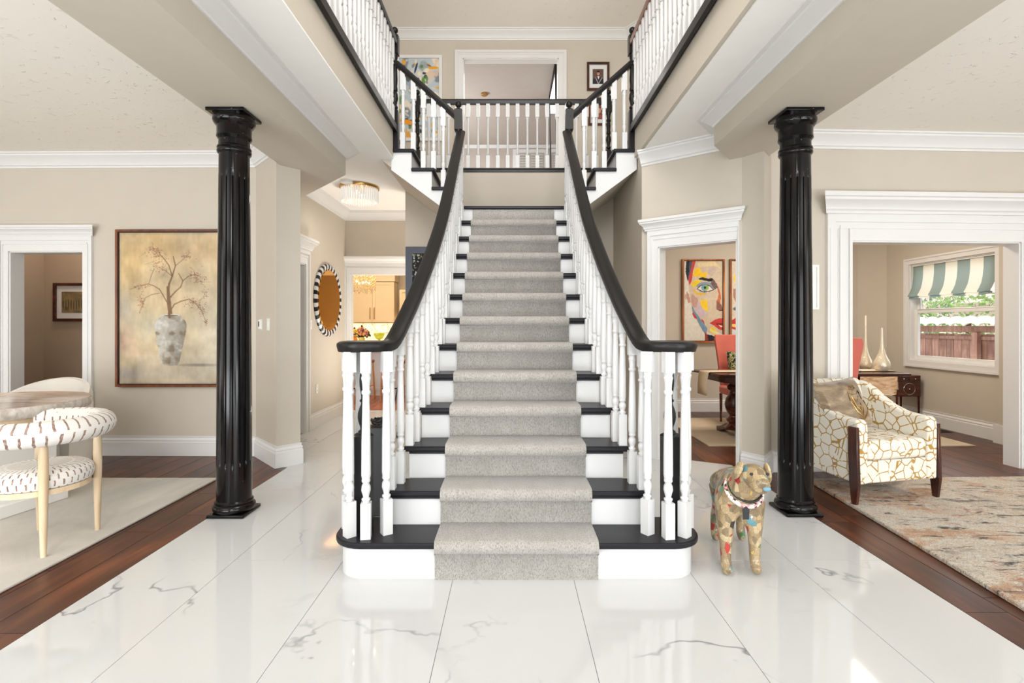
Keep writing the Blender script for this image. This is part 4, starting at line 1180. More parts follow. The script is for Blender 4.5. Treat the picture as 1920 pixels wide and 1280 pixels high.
# two halves of a face, in the dining room
def face(mirror):
    P = Paint(120, 220, (222, 216, 204)); g = P
    if not mirror:
        g.blob(.62, .38, .48, .55, (214, 196, 172), .25, 1)
        g.poly([(.14, 0), (1, 0), (1, .98), (.9, .97), (.62, .89), (.5, .82), (.34, .72), (.22, .6), (.16, .5), (.12, .30), (.10, .12)], (206, 188, 166))
        g.poly([(.06, 0), (.30, 0), (.22, .12), (.14, .28), (.08, .2), (.05, .1)], (72, 86, 104), warp=.04)
        g.poly([(.06, .0), (.14, 0), (.13, .14), (.10, .26), (.05, .16)], (30, 34, 44), warp=.03)
        g.poly([(.22, 0), (.30, .0), (.24, .14), (.20, .26), (.15, .31), (.12, .24), (.18, .12)], (196, 66, 60), warp=.04)
        g.blob(.05, .45, .035, .04, (204, 170, 150), .3); g.poly([(.07, .38), (.13, .42), (.17, .52), (.11, .53), (.07, .46)], (186, 142, 124))
        g.poly([(.30, .09), (.42, .10), (.46, .14), (.60, .15), (.56, .20), (.38, .21), (.26, .19), (.26, .13)], (240, 196, 32), warp=.06, seed=4)
        g.poly([(.22, .24), (.46, .24), (.36, .30), (.26, .33), (.18, .30)], (236, 200, 44), warp=.05, seed=5)
        g.poly([(.38, .22), (.48, .21), (.60, .225), (.72, .22), (.82, .26), (.66, .265), (.5, .25), (.40, .235)], (22, 22, 30), warp=.03)
        g.poly([(.32, .31), (.40, .28), (.55, .265), (.68, .275), (.78, .32), (.82, .36), (.7, .38), (.55, .40), (.4, .38)], (132, 150, 160), warp=.02)
        g.poly([(.33, .355), (.42, .305), (.55, .29), (.68, .31), (.78, .365), (.66, .385), (.5, .39)], (70, 30, 30))
        g.poly([(.36, .352), (.44, .312), (.55, .30), (.67, .32), (.755, .36), (.64, .375), (.5, .38)], (226, 218, 208))
        g.blob(.54, .335, .10, .045, (108, 156, 172), .15); g.blob(.58, .335, .07, .04, (140, 178, 70), .4, .9); g.blob(.545, .335, .035, .018, (20, 24, 28), .2)
        g.poly([(.24, .36), (.34, .385), (.5, .40), (.62, .405), (.5, .43), (.34, .42), (.25, .39)], (220, 176, 40), warp=.04)
        g.poly([(.20, .42), (.34, .46), (.36, .58), (.25, .58), (.19, .5)], (192, 152, 140), warp=.05)
        g.poly([(.42, .48), (.58, .47), (.62, .56), (.60, .62), (.48, .60), (.44, .55)], (240, 200, 44), warp=.06, seed=2)
        g.poly([(.34, .50), (.5, .60), (.6, .66), (.46, .70), (.3, .62)], (200, 178, 190), warp=.07)
        g.poly([(.82, .28), (.90, .33), (.96, .44), (.93, .55), (.88, .60), (.84, .52), (.90, .42), (.86, .34)], (196, 110, 70), warp=.04)
        g.poly([(.74, .24), (.86, .28), (.88, .34), (.80, .36), (.68, .29)], (110, 86, 82), warp=.03)
        g.poly([(.84, .50), (.97, .55), (1, .62), (.92, .625), (.84, .60)], (140, 92, 80), warp=.03); g.blob(.96, .62, .05, .008, (60, 40, 40), .3)
        g.poly([(.66, .78), (.80, .735), (.92, .715), (1, .72), (1, .87), (.9, .86), (.78, .81)], (196, 62, 56), warp=.015)
        g.poly([(.80, .785), (1, .78), (1, .80), (.85, .80)], (130, 30, 36)); g.poly([(.90, .80), (1, .815), (1, .83), (.94, .825)], (236, 214, 196))
        g.poly([(.20, .54), (.28, .62), (.44, .74), (.60, .84), (.58, .92), (.46, .84), (.30, .72), (.22, .62)], (112, 142, 166), warp=.05)
        g.poly([(.24, .64), (.32, .70), (.34, .73), (.28, .72), (.22, .66)], (190, 60, 66), warp=.03); g.poly([(.44, .72), (.52, .76), (.54, .80), (.46, .76)], (190, 80, 70), warp=.02)
        g.poly([(.70, .82), (.80, .84), (.86, .90), (.94, .97), (.80, .94), (.66, .88)], (236, 206, 60), warp=.05)
        g.poly([(.60, .92), (.72, .93), (.92, .99), (.93, 1), (.62, 1)], (34, 34, 52), warp=.02); g.poly([(.54, .88), (.60, .92), (.64, 1), (.54, 1)], (150, 60, 48), warp=.02)
        g.poly([(.66, .86), (.80, .88), (1, .92), (1, .97), (.80, .92)], (224, 220, 210), warp=.04, k=.8)
        g.poly([(.60, .12), (.78, .05), (.84, .12), (.70, .20), (.62, .17)], (196, 176, 164), warp=.05); g.poly([(.30, .02), (.8, .0), (.98, .1), (.8, .07), (.4, .07)], (232, 214, 160), warp=.04, k=.7)
    else:
        g.blob(.35, .4, .5, .55, (214, 198, 176), .2, 1)
        g.poly([(.05, .20), (.2, .16), (.35, .22), (.30, .30), (.12, .30)], (240, 200, 50), warp=.05)
        g.poly([(.10, .30), (.3, .24), (.55, .22), (.50, .34), (.25, .34)], (70, 110, 100), warp=.05)
        g.poly([(.18, .32), (.4, .30), (.55, .34), (.45, .40), (.24, .40)], (236, 150, 60), warp=.05)
        g.poly([(.04, .36), (.14, .34), (.16, .48), (.10, .52), (.05, .46)], (170, 120, 96), warp=.04)
        g.blob(.12, .60, .10, .025, (90, 120, 112), .3); g.blob(.30, .595, .07, .02, (86, 120, 136), .3)
        g.poly([(0, .74), (.12, .71), (.25, .73), (.5, .77), (.35, .84), (.15, .87), (0, .85)], (196, 62, 56), warp=.015)
        g.poly([(0, .79), (.3, .79), (.35, .81), (.1, .83), (0, .82)], (240, 200, 110), warp=.01)
        g.poly([(0, .87), (.2, .89), (.4, .86), (.3, .94), (0, .95)], (210, 214, 214), warp=.03); g.poly([(.2, .88), (.5, .82), (.4, .92)], (112, 152, 172), warp=.03)
    g.a += (g.fbm(20, 91, 2.0)[..., None]-.5)*.10
    return g
fw_, fh_ = (1356-1277)/124*1.0, (642-486)/124*1.0
for i, (xc, lab) in enumerate((((1317-957)/124, 'painting of the left half of a colourful face on the dining wall'), ((1406-957)/124, 'painting of the right half of a colourful face beside its other half'))):
    T_f = wallT(xc, 7.738, EYE+(610-564)/124)
    t_ = thing('framed_painting', (xc, 7.72, 1.03), lab, 'painting', None)
    canvas('canvas', face(i == 1), T_f, fw_-.06, fh_-.06, t_, .03)
    part('frame', frame_mesh(T_f, fw_-.06, fh_-.06, .022, .0, .05, .008), 'frame_gold', t_)
    part('frame_liner', frame_mesh(T_f, fw_-.06, fh_-.06, .0079, .0, .038, 0.0), 'dark', t_)

# abstract canvas upstairs
P = Paint(110, 200, (186, 196, 200)); r = np.random.RandomState(12)
pal = [(178, 192, 200), (206, 204, 200), (150, 162, 172), (226, 196, 170), (236, 160, 40), (60, 72, 92), (40, 44, 50), (90, 130, 70), (236, 222, 200), (120, 126, 134)]
for q in range(150):
    c = pal[[0, 1, 2, 3, 4, 5, 6, 7, 8, 9, 0, 1, 8, 3][r.randint(14)]]; big = q < 40
    P.blob(r.rand(), r.rand(), (.16 if big else .06)*(.4+r.rand()), (.08 if big else .022)*(.4+r.rand()), c, .25, .85, r.rand()*3, .7, q)
P.blob(.85, .12, .14, .02, (236, 160, 30), .3, 1, 0, .6); P.blob(.2, .80, .2, .03, (238, 150, 30), .3, 1, .2, .6); P.blob(.6, .3, .05, .07, (96, 140, 60), .3, 1, 0, .6); P.blob(.42, .12, .03, .08, (40, 56, 84), .3, 1, .3, .4)
AT = wallT(-1.378, UB-.002, 4.735)
t_ = thing('framed_painting', (-1.378, 7.75, 4.09), 'tall abstract painting in grey, blue and orange, upstairs left', 'painting')
canvas('canvas', P, AT, .60, 1.20, t_, .03)
part('frame', frame_mesh(AT, .60, 1.20, .045, .0, .045, .002), 'trim', t_)

# portraits upstairs right
def portrait(k):
    P = Paint(48, 64, (96, 74, 66)); P.blend(np.clip(P.fbm(4, 3+k)-.3, 0, 1)*.6, (128, 98, 84))
    if k == 0:
        P.poly([(.0, 1), (.02, .72), (.25, .56), (.42, .50), (.62, .50), (.85, .58), (1, .72), (1, 1)], (40, 38, 44)); P.blob(.52, .30, .13, .15, (196, 140, 112), .2)
        P.blob(.52, .17, .16, .07, (40, 28, 26), .2); P.poly([(.42, .48), (.64, .48), (.55, .70)], (226, 222, 218)); P.line([(.28, .56), (.50, .96)], .025, .025, (196, 196, 200)); P.line([(.86, .58), (.54, .96)], .025, .025, (196, 196, 200)); P.line([(.36, .54), (.52, .9)], .012, .012, (170, 60, 50))
    else:
        P.blob(.5, .38, .34, .30, (120, 60, 36), .2); P.blob(.5, .42, .18, .2, (206, 150, 122), .2); P.poly([(.1, 1), (.2, .74), (.5, .66), (.8, .74), (.95, 1)], (150, 84, 70))
    return P
for k, (xc, zc, w_, h_, pw_, ph_, lab) in enumerate((((1121-957)/123.5, EYE+(610-144.5)/123.5, .34, .43, .165, .225, 'dark framed portrait photo of a person in a graduation gown, upper right upstairs'),
                               ((1123-957)/123.5, EYE+(610-210.5)/123.5, .335, .42, .165, .225, 'dark framed portrait photo of a person with auburn hair, below the graduation portrait'))):
    T_p = wallT(xc, UB-.002, zc); t_ = thing('picture_frame', (xc, 7.75, zc-h_/2), lab, 'picture')
    part('frame', frame_mesh(T_p, w_-.07, h_-.07, .035, 0, .028), 'mahogany', t_)
    part('mat_board', MB().box(-(w_-.07)/2, (w_-.07)/2, .001, .010, -(h_-.07)/2, (h_-.07)/2, T_p), 'trim', t_)
    canvas('photo', portrait(k), T_p, pw_, ph_, t_, .013)

# picture in the left passage
T_p = wallT(-5.36, 6.298, 1.585); t_ = thing('picture_frame', (-5.36, 6.28, 1.35), 'dark framed landscape picture with wide white mat in the passage behind the left doorway', 'picture')
part('frame', frame_mesh(T_p, .42, .40, .035, 0, .03), 'mahogany', t_)
part('mat_board', MB().box(-.21, .21, .001, .010, -.20, .20, T_p), 'trim', t_)
P = Paint(60, 50, (150, 128, 92)); P.blend(np.clip(P.fbm(5, 8)-.4, 0, 1)*2, (96, 84, 60)); r = np.random.RandomState(3)
for q in range(9): P.blob(.08+q*.105, .55+r.rand()*.1, .03, .3, (70, 62, 48), .4, .8)
canvas('print', P, T_p, .30, .26, t_, .013)

# dark framed picture beside the stair under the left turn
T_p = wallT(-.99, 6.498, 1.78); t_ = thing('picture_frame', (-.99, 6.48, 1.26), 'charcoal blue framed picture of white blossom on black, half hidden by the handrail', 'picture')
M['slate'] = plain('slate blue frame', C(66, 72, 86), 0.4, var=.05)
part('frame', frame_mesh(T_p, .50, .86, .085, 0, .03), 'slate', t_)
P = Paint(70, 110, (14, 14, 16)); r = np.random.RandomState(8)
for q in range(420): P.blob(r.rand(), r.rand(), .012+.02*r.rand(), .008+.012*r.rand(), [(226, 222, 206), (196, 188, 150), (120, 116, 84), (240, 238, 232)][r.randint(4)], .4, .9, r.rand()*3)
canvas('print', P, T_p, .50, .86, t_, .015)
# ------------------------------------------------------------------ decoupage dog sculpture
def skin_obj(name, verts, edges, mat, parent, root=0, sub=2, label=None):
    org = Vector(WLOC[parent.name]); me = bpy.data.meshes.new(name)
    me.from_pydata([tuple(Vector(v[:3])-org) for v in verts], edges, []); me.update()
    o = bpy.data.objects.new(name, me); put(o, org, parent)
    sk = o.modifiers.new('skin', 'SKIN'); sk.use_smooth_shade = True
    me.skin_vertices.new() if not me.skin_vertices else None
    for i, v in enumerate(verts):
        r = v[3]; r = r if isinstance(r, tuple) else (r, r)
        me.skin_vertices[0].data[i].radius = r; me.skin_vertices[0].data[i].use_root = (i == root)
    sb = o.modifiers.new('subd', 'SUBSURF'); sb.levels = sub; sb.render_levels = sub
    me.materials.append(M[mat])
    if label: o['label'] = label
    return o
dog = thing('dog_sculpture', (1.25, 2.84, 0), 'standing dog sculpture covered in newspaper and magazine scraps on the marble floor', 'sculpture')
DV = [(1.315, 3.03, .425, .092), (1.275, 2.90, .425, .098), (1.222, 2.745, .405, (.120, .118)), (1.216, 2.665, .462, .088), (1.222, 2.618, .515, .074), (1.231, 2.592, .553, .070), (1.229, 2.545, .530, .054), (1.227, 2.505, .514, .046), (1.226, 2.480, .508, .042)]
DE = [(i, i+1) for i in range(8)]
def leg(chain, root):
    b = len(DV)
    for c in chain: DV.append(c)
    DE.append((root, b)); DE.extend((b+i, b+i+1) for i in range(len(chain)-1))
for sx in (-1, 1):
    fx = 1.215+sx*.076
    leg([(fx-.003, 2.715, .335, .062), (fx-.004+sx*.002, 2.70, .235, .043), (fx-.006, 2.695, .14, .031), (fx-.008, 2.69, .07, .027), (fx-.009, 2.675, .034, .030), (fx-.010, 2.640, .022, (.030, .022))], 2)
    hx = 1.318+sx*.078
    leg([(hx, 3.055, .345, .068), (hx, 3.015, .255, .05), (hx, 3.10, .15, .031), (hx-.002, 3.105, .07, .026), (hx-.004, 3.09, .034, .028), (hx-.006, 3.055, .021, (.027, .02))], 0)
skin_obj('body', DV, DE, 'decoupage', dog)
def ellipsoid(c, r, rx=0, ry=0, rz=0):
    T = Matrix.Translation(c) @ Matrix.Rotation(rz, 4, 'Z') @ Matrix.Rotation(ry, 4, 'Y') @ Matrix.Rotation(rx, 4, 'X') @ Matrix.Diagonal((r[0], r[1], r[2], 1))
    return MB().ball((0, 0, 0), 1.0, 18, T)
M['red_scrap'] = plain('red paper scrap', C(186, 48, 42), .35, coat=.3, var=.2, vs_=40); M['blue_nose'] = plain('pale blue paper', C(104, 146, 164), .4, coat=.3)
part('ear', ellipsoid((1.156, 2.60, .566), (.014, .034, .052), .35, .30, 0), 'decoupage', dog)
part('ear', ellipsoid((1.306, 2.60, .550), (.014, .032, .060), .3, -.22, 0), 'decoupage', dog, label='right ear with a red scrap on its outer side')
part('nose', ellipsoid((1.226, 2.446, .518), (.020, .009, .012)), 'blue_nose', dog, label='pale blue nose')
for sx in (-1, 1):
    part('eye', ellipsoid((1.231+sx*.040, 2.530, .566), (.009, .006, .007)), 'dark', dog)
def ringpts(c, r, tilt, n=32, rz=0, sq_=1.0):
    T = Matrix.Translation(c) @ Matrix.Rotation(rz, 4, 'Z') @ Matrix.Rotation(tilt, 4, 'X')
    return [T @ Vector((r*math.cos(2*PI*i/n), r*sq_*math.sin(2*PI*i/n), 0)) for i in range(n)]
def tex_beads():
    t = NT('pink and white beads'); v = t.node('ShaderNodeTexVoronoi'); v.inputs['Scale'].default_value = 90; t.link(t.pos(obj=True), v.inputs['Vector'])
    s = t.node('ShaderNodeSeparateColor'); t.link(v.outputs['Color'], s.inputs[0])
    c = t.ramp(s.outputs[0], [(0, C(232, 214, 208)), (.45, C(214, 150, 148)), (.7, C(240, 232, 226)), (.88, C(70, 44, 48))], 'CONSTANT')
    t.bump(v.outputs['Distance'], .6, .004); return t.set(c, .35)
M['beads'] = tex_beads()
part('collar', MB().tube(ringpts((1.218, 2.672, .442), .090, math.radians(46)), .0115, 10, closed=True), 'beads', dog, label='pink and white beaded collar')
part('collar', MB().tube(ringpts((1.219, 2.660, .462), .082, math.radians(46)), .006, 8, closed=True), 'dark', dog, label='thin black collar above the beaded one')
part('tag', MB().prism([(1.170, .0), (1.200, .0), (1.203, .05), (1.186, .066), (1.168, .05)], 0, .004, Matrix.Translation((0, 2.578, .325)) @ Matrix.Rotation(PI/2, 4, 'X')), 'dark', dog, label='black paper tag')
part('tag', ellipsoid((1.212, 2.570, .335), (.008, .005, .013)), 'chrome', dog, label='small metal tag')

# ------------------------------------------------------------------ black box, cable and cord left of the stairs
sp = thing('equipment_box', (-.92, 3.62, 0), 'tall black box standing on the floor behind the left baluster group', 'box')
part('cabinet', MB().box(-.985, -.855, 3.48, 3.78, 0.002, .605), 'dark', sp, bevel=.006)
cp = []
for i in range(60):
    a = i*.75; cp.append((-.92+.045*math.cos(a)*(1+.2*math.sin(i*.9)), 3.58+.05*math.sin(a), .617+.018*(1+math.sin(i*1.7))*.9))
cb = part('cable', MB().tube(cp, .006, 6), 'dark'); tag(cb, 'tangled black cable lying on top of the black box', 'cable')
cp = [(-.89, 3.80, .63), (-.865, 3.86, .75), (-.85, 3.88, .86), (-.853, 3.90, .95), (-.85, 3.89, .80), (-.842, 3.88, .62), (-.858, 3.87, .46), (-.83, 3.86, .36), (-.845, 3.85, .2), (-.84, 3.86, .006)]
cb = part('cord', MB().tube(cp, .005, 6), 'dark'); tag(cb, 'thin black cord hanging to the floor behind the left balusters', 'cord')

# ------------------------------------------------------------------ hallway fittings
hl = thing('crystal_ceiling_light', (-1.86, 6.31, ZC), 'round crystal flush ceiling light with gold ring in the left hallway', 'light')
part('canopy', MB().lathe([(.0001, -.03), (.17, -.03), (.235, -.03), (.24, -.022), (.24, -.002), (.0001, -.002)], (-1.86, 6.31, ZC-.001), 40), 'brass', hl)
gc = NT('glass crystal'); M['crystal'] = gc.set(C(236, 236, 238), .12, coat=.6, spec=.8)
gc.b.inputs['Emission Color'].default_value = C(255, 244, 226); gc.b.inputs['Emission Strength'].default_value = .35
lm = MB()
for rr, n in ((.218, 46), (.17, 36)):
    for i in range(n):
        a = 2*PI*i/n; x, y = -1.86+rr*math.cos(a), 6.31+rr*math.sin(a)
        lm.lathe([(.004, ZC-.195), (.012, ZC-.185), (.012, ZC-.06), (.004, ZC-.032)], (x, y, 0), 6, smooth=False)
part('crystal_rods', lm, 'crystal', hl, kind='stuff')
M['bulb'] = tex_emit('warm lamp bulb', C(255, 226, 180), 5.0)
bm_ = MB()
for i in range(4): bm_.ball((-1.86+.09*math.cos(i*PI/2), 6.31+.09*math.sin(i*PI/2), ZC-.09), .022)
part('bulb', bm_, 'bulb', hl)
sd = part('smoke_detector', MB().lathe([(.055, -.035), (.068, -.03), (.07, -.012), (.07, -.001)], (-1.93, 6.04, ZC-.001), 28), 'plastic'); tag(sd, 'small round white smoke detector on the hallway ceiling beside the crystal light', 'detector')

mr = thing('round_mirror', (-2.46, 6.93, 1.17), 'round mirror with black and white striped frame on the left hallway wall', 'mirror')
TMr = Matrix.Translation((-2.478, 6.93, 1.64)) @ Matrix.Rotation(PI/2, 4, 'Y')
amb = NT('mirror tinted with reflected orange'); M['reflect_tint_mirror'] = amb.set(C(244, 172, 56), .08, metal=1.0)  # orange in the base colour stands in for the mirror's reflection
part('mirror_glass', MB().lathe([(.0001, .012), (.405, .012), (.405, .0345), (.0001, .0345)], (0, 0, 0), 64, TMr), 'reflect_tint_mirror', mr)
ms = {0: MB(), 1: MB()}
N = 56
for i in range(N):
    a0, a1 = 2*PI*i/N, 2*PI*(i+1)/N
    v = [((r)*math.cos(a), (r)*math.sin(a), z) for a in (a0, a1) for r, z in ((.40, .001), (.40, .022), (.435, .036), (.47, .036), (.49, .020), (.49, .001))]
    ms[i % 2]._add(v, [tuple(range(6)), tuple(range(6, 12))[::-1]]+[(q, (q+1) % 6, 6+(q+1) % 6, 6+q) for q in range(6)], False, TMr)
part('frame', ms[0], 'black', mr, label='black stripes of the frame'); part('frame', ms[1], 'white', mr, label='white stripes of the frame')

def plate_(name, T, w_, h_, label, cat, kind='switch'):
    t = thing(name, tuple(T.translation), label, cat)
    part('cover_plate', MB().box(-w_/2, w_/2, .0005, .008, -h_/2, h_/2, T), 'plastic', t, bevel=.002)
    if kind == 'switch':
        part('rocker', MB().box(-.012, .012, .008, .013, -.028, .028, T), 'plastic', t, bevel=.001)
    elif kind == 'outlet':
        for dz in (-.022, .022):
            m = MB(); m.box(-.015, .015, .008, .0105, dz-.013, dz+.013, T); part('socket', m, 'plastic', t, bevel=.001)
            m = MB(); m.box(-.007, -.004, .0105, .0112, dz-.004, dz+.006, T); m.box(.004, .007, .0105, .0112, dz-.004, dz+.006, T); part('slot', m, 'dark', t)
    else:
        part('display', MB().box(-.02, .005, .022, .0235, -.02, .03, T), 'dark', t); part('housing', MB().box(-.032, .032, .008, .022, -.045, .045, T), 'plastic', t, bevel=.004)
    return t
d45 = math.atan2(4.674-5.11, -2.137+2.54)
def T45(s_, z): return Matrix.Translation((-2.54+.679*s_, 5.11-.734*s_, z)) @ Matrix.Rotation(d45, 4, 'Z') @ Matrix(((1, 0, 0, 0), (0, -1, 0, 0), (0, 0, 1, 0), (0, 0, 0, 1)))
plate_('thermostat', T45(.17, 1.31), .07, .10, 'white thermostat with small dark display on the angled wall right of the left column', 'thermostat', 'thermo')
plate_('light_switch', T45(.385, 1.31), .07, .115, 'white light switch on the angled wall, right of the thermostat', 'switch')
plate_('wall_outlet', wallT((380-957)/188.2, 5.135, EYE-160/188.2), .07, .115, 'white outlet below the urn painting, near the baseboard', 'outlet', 'outlet')
TH = lambda y, z: Matrix.Translation((-2.48, y, z)) @ Matrix.Rotation(PI/2, 4, 'Z') @ Matrix(((1, 0, 0, 0), (0, -1, 0, 0), (0, 0, 1, 0), (0, 0, 0, 1)))
plate_('light_switch', TH(6.29+.06, 1.31), .07, .115, 'white light switch on the hallway wall beside the door casing', 'switch')
plate_('wall_outlet', TH(6.55, .49), .07, .115, 'white outlet on the hallway wall below the round mirror', 'outlet', 'outlet')
Tr = lambda x, z: Matrix.Translation((x, 4.55+(x-2.318)*.0491, z)) @ Matrix.Rotation(math.radians(2.8), 4, 'Z') @ Matrix(((1, 0, 0, 0), (0, -1, 0, 0), (0, 0, 1, 0), (0, 0, 0, 1)))
wp = thing('wall_panel', tuple(Tr(2.68, 1.43).translation), 'narrow white panel on the wall between the right column and the wide opening', 'panel')
part('frame', frame_mesh(Tr(2.68, 1.64), .09, .36, .018, 0.001, .022), 'plastic', wp); part('panel_face', MB().box(-.045, .045, .001, .012, -.18, .18, Tr(2.68, 1.64)), 'plastic', wp)

# ------------------------------------------------------------------ dining room
TD = Matrix.Translation((2.28, 5.60, 0)) @ Matrix.Rotation(math.radians(4), 4, 'Z')
dr = part('dining_rug', MB().box(2.13, 5.0, 5.50, 7.16, .001, .011), plain('pale beige dining rug', C(206, 190, 166), .95, bump=(120, .4, .004), spec=.1)); tag(dr, 'pale beige rug under the dark dining table in the far right room', 'rug')
dt = thing('pedestal_table', (3.4, 5.98, .012), 'dark mahogany pedestal dining table in the room behind the angled doorway', 'table')
part('tabletop', MB().box(0, 2.24, 0, .72, .73, .762, TD), 'mahogany', dt, bevel=.010)
part('apron', MB().box(.10, 2.14, .06, .66, .66, .73, TD), 'mahogany', dt, bevel=.004)
for px_ in (.36, 1.86):
    c = TD @ Vector((px_, .36, 0))
    part('pedestal', MB().lathe([(.10, .09), (.11, .11), (.085, .13), (.06, .16), (.085, .19), (.09, .21), (.06, .235), (.055, .25), (.09, .31), (.105, .38), (.09, .45), (.055, .50), (.05, .53), (.075, .56), (.08, .59), (.055, .615), (.06, .66)], (c.x, c.y, 0), 28), 'mahogany', dt)
    for s_ in (-1, 1):
        pth = [TD @ Vector((px_, .36+s_*q, z)) for q, z in ((.0, .13), (.10, .12), (.2, .07), (.28, .045), (.34, .038))]
        part('foot', MB().sweep(pth, [(-.05, -.03), (.05, -.03), (.05, .03), (-.05, .03)], smooth=False), 'mahogany', dt, bevel=.008)
# runner cloth
rn = NT('cream table runner'); M['runner_cloth'] = plain('cream table runner', C(220, 200, 170), .8, var=.06); 
rp_ = [(-.03, .50), (-.03, .60), (-.022, .70), (-.012, .757), (.0, .768), (.4, .768), (1.8, .768), (2.24, .768), (2.256, .755), (2.262, .68), (2.266, .55)]
v = []; n = len(rp_)
for j, yy in enumerate((.22, .34, .46)):
    for x, z in rp_: v.append((x, yy, z))
f = [(j*n+i, j*n+i+1, (j+1)*n+i+1, (j+1)*n+i) for j in range(2) for i in range(n-1)]
tr = part('table_runner', MB()._add(v, f, True, TD), 'runner_cloth'); mo = tr.modifiers.new('thick', 'SOLIDIFY'); mo.thickness = .004; mo.offset = 1
tag(tr, 'cream runner draped lengthwise over the dark dining table', 'table runner')
def tex_drape():
    t = NT('tan marbled cloth'); n_ = t.noise(t.pos((2, 2, 9)), 3, 4, .6, .8)
    return t.set(t.ramp(n_, [(.35, C(176, 124, 84)), (.5, C(216, 178, 136)), (.65, C(232, 206, 172))]), .6)
M['drape'] = tex_drape()
dl = MB()._add([tuple(TD @ Vector(p)) for p in ((1.62, -.012, .728), (2.06, -.012, .728), (2.04, -.02, .53), (1.97, -.022, .515), (1.62, -.014, .575))]+[tuple(TD @ Vector((p[0], p[1]+.006, p[2]))) for p in ((1.62, -.012, .728), (2.06, -.012, .728), (2.04, -.02, .53), (1.97, -.022, .515), (1.62, -.014, .575))],
    [(0, 1, 2, 3, 4), (9, 8, 7, 6, 5)]+[(i, (i+1) % 5, 5+(i+1) % 5, 5+i) for i in range(5)])
o = part('placemat', dl, 'drape'); tag(o, 'tan marbled cloth hanging over the front edge of the dining table near its right end', 'placemat')
# coral chairs
M['coral'] = plain('coral upholstery', C(206, 104, 88), .75, var=.05, bump=(200, .3, .002), sheen=.3)
def coral_chair(x, y, rz, label):
    T = Matrix.Translation((x, y, .012)) @ Matrix.Rotation(rz, 4, 'Z')
    t = thing('upholstered_chair', (x, y, .012), label, 'chair')
    v = []
    for z, hw, yo in ((.40, .20, .20), (.60, .215, .215), (.85, .235, .24), (1.10, .262, .27), (1.15, .262, .275), (1.165, .25, .28)):
        b_ = .05 if z < 1.15 else .03
        v += [(-hw, yo-.03, z), (-hw*.6, yo+.01, z), (hw*.6, yo+.01, z), (hw, yo-.03, z), (hw, yo-.03+b_, z), (hw*.6, yo+.01+b_, z), (-hw*.6, yo+.01+b_, z), (-hw, yo-.03+b_, z)]
    f = [tuple(range(8))[::-1], tuple(range(40, 48))]+[(j*8+q, j*8+(q+1) % 8, (j+1)*8+(q+1) % 8, (j+1)*8+q) for j in range(5) for q in range(8)]
    part('backrest', MB()._add(v, f, False, T), 'coral', t, bevel=.012)
    part('seat', MB().box(-.23, .23, -.24, .21, .38, .49, T), 'coral', t, bevel=.03)
    for sx in (-1, 1):
        for sy in (-1, 1):
            c = T @ Vector((sx*.20, sy*.20, 0))
            part('leg', MB().lathe([(.014, .0), (.022, .38)], (c.x, c.y, .012), 4), 'mahogany', t)
    return t
coral_chair(3.03, 6.68, 0, 'coral upholstered chair on the far side of the dining table, below the face paintings')
coral_chair(3.24, 5.36, PI, 'coral upholstered chair with its back to the hall, seen at the wide opening')
TPl = Matrix.Translation((3.06, 6.80, .78)) @ Matrix.Rotation(math.radians(-12), 4, 'X')
def tex_pat():
    t = NT('black and green patterned fabric'); n_ = t.noise(t.pos(obj=True), 40, 3)
    return t.set(t.ramp(n_, [(.45, C(26, 26, 28)), (.5, C(96, 120, 60)), (.58, C(220, 200, 150)), (.62, C(30, 28, 28))]), .8)
M['pattern'] = tex_pat()
pp = pillow('throw_pillow', TPl, .36, .36, .10, 'pattern'); tag(pp, 'dark patterned pillow on the coral chair behind the dining table', 'pillow')
# vases
M['hammered'] = plain('hammered silvery gold ceramic', C(226, 214, 190), .28, metal=.35, coat=.4, bump=(70, .6, .006))
def vase(x, y, z, s_, h, label):
    pr = [(.02, 0), (.055, .004), (.072, .03), (.078, .065), (.07, .105), (.05, .15), (.032, .20), (.020, .26), (.0145, .34), (.0115, .45), (.0105, h-.01), (.008, h), (.006, h-.003)]
    t = part('vase', MB().lathe([(a*s_, b) for a, b in pr], (x, y, z), 28), 'hammered'); tag(t, label, 'vase'); return t
pv = TD @ Vector((2.11, .27, .772)); vase(pv.x, pv.y, .7735, 1.12, .50, 'shorter hammered bottle vase with long neck at the right end of the dining table')
pv = TD @ Vector((2.14, .56, .772)); vase(pv.x, pv.y, .763, .95, .66, 'taller hammered bottle vase with long neck, behind the shorter one')
bo = TD @ Vector((1.66, .30, .77)); b_ = part('book', MB().box(bo.x-.16, bo.x+.14, bo.y-.11, bo.y+.11, .7735, .79), 'plastic', bevel=.003); tag(b_, 'flat pale book lying beside the vases on the dining table', 'book')
# small chest on legs by the side wall
bu = thing('side_chest', (5.26, 6.93, 0), 'small dark brown chest with inlaid rings on slim legs beside the window wall', 'chest')
part('chest_body', MB().box(5.10, 5.42, 6.76, 7.10, .36, .64), 'mahogany', bu, bevel=.006)
for k, (x0, x1, z0, z1) in enumerate(((5.11, 5.26, .56, .63), (5.265, 5.41, .56, .63), (5.11, 5.41, .375, .55))):
    d_ = part('drawer', MB().box(x0, x1, 6.752, 6.762, z0, z1), 'mahogany', bu, bevel=.003)
    part('knob', MB().ball(((x0+x1)/2, 6.747, (z0+z1)/2), .009), 'chrome', d_)
part('inlay', MB().tube([(5.26+.075*math.cos(a), 6.750, .463+.075*math.sin(a)) for a in [2*PI*i/32 for i in range(32)]], .0035, 6, closed=True), 'chrome', bu)
for sx, sy in ((5.115, 6.775), (5.405, 6.775), (5.115, 7.085), (5.405, 7.085)):
    part('leg', MB().lathe([(.010, .001), (.018, .36)], (sx, sy, 0), 4), 'mahogany', bu)
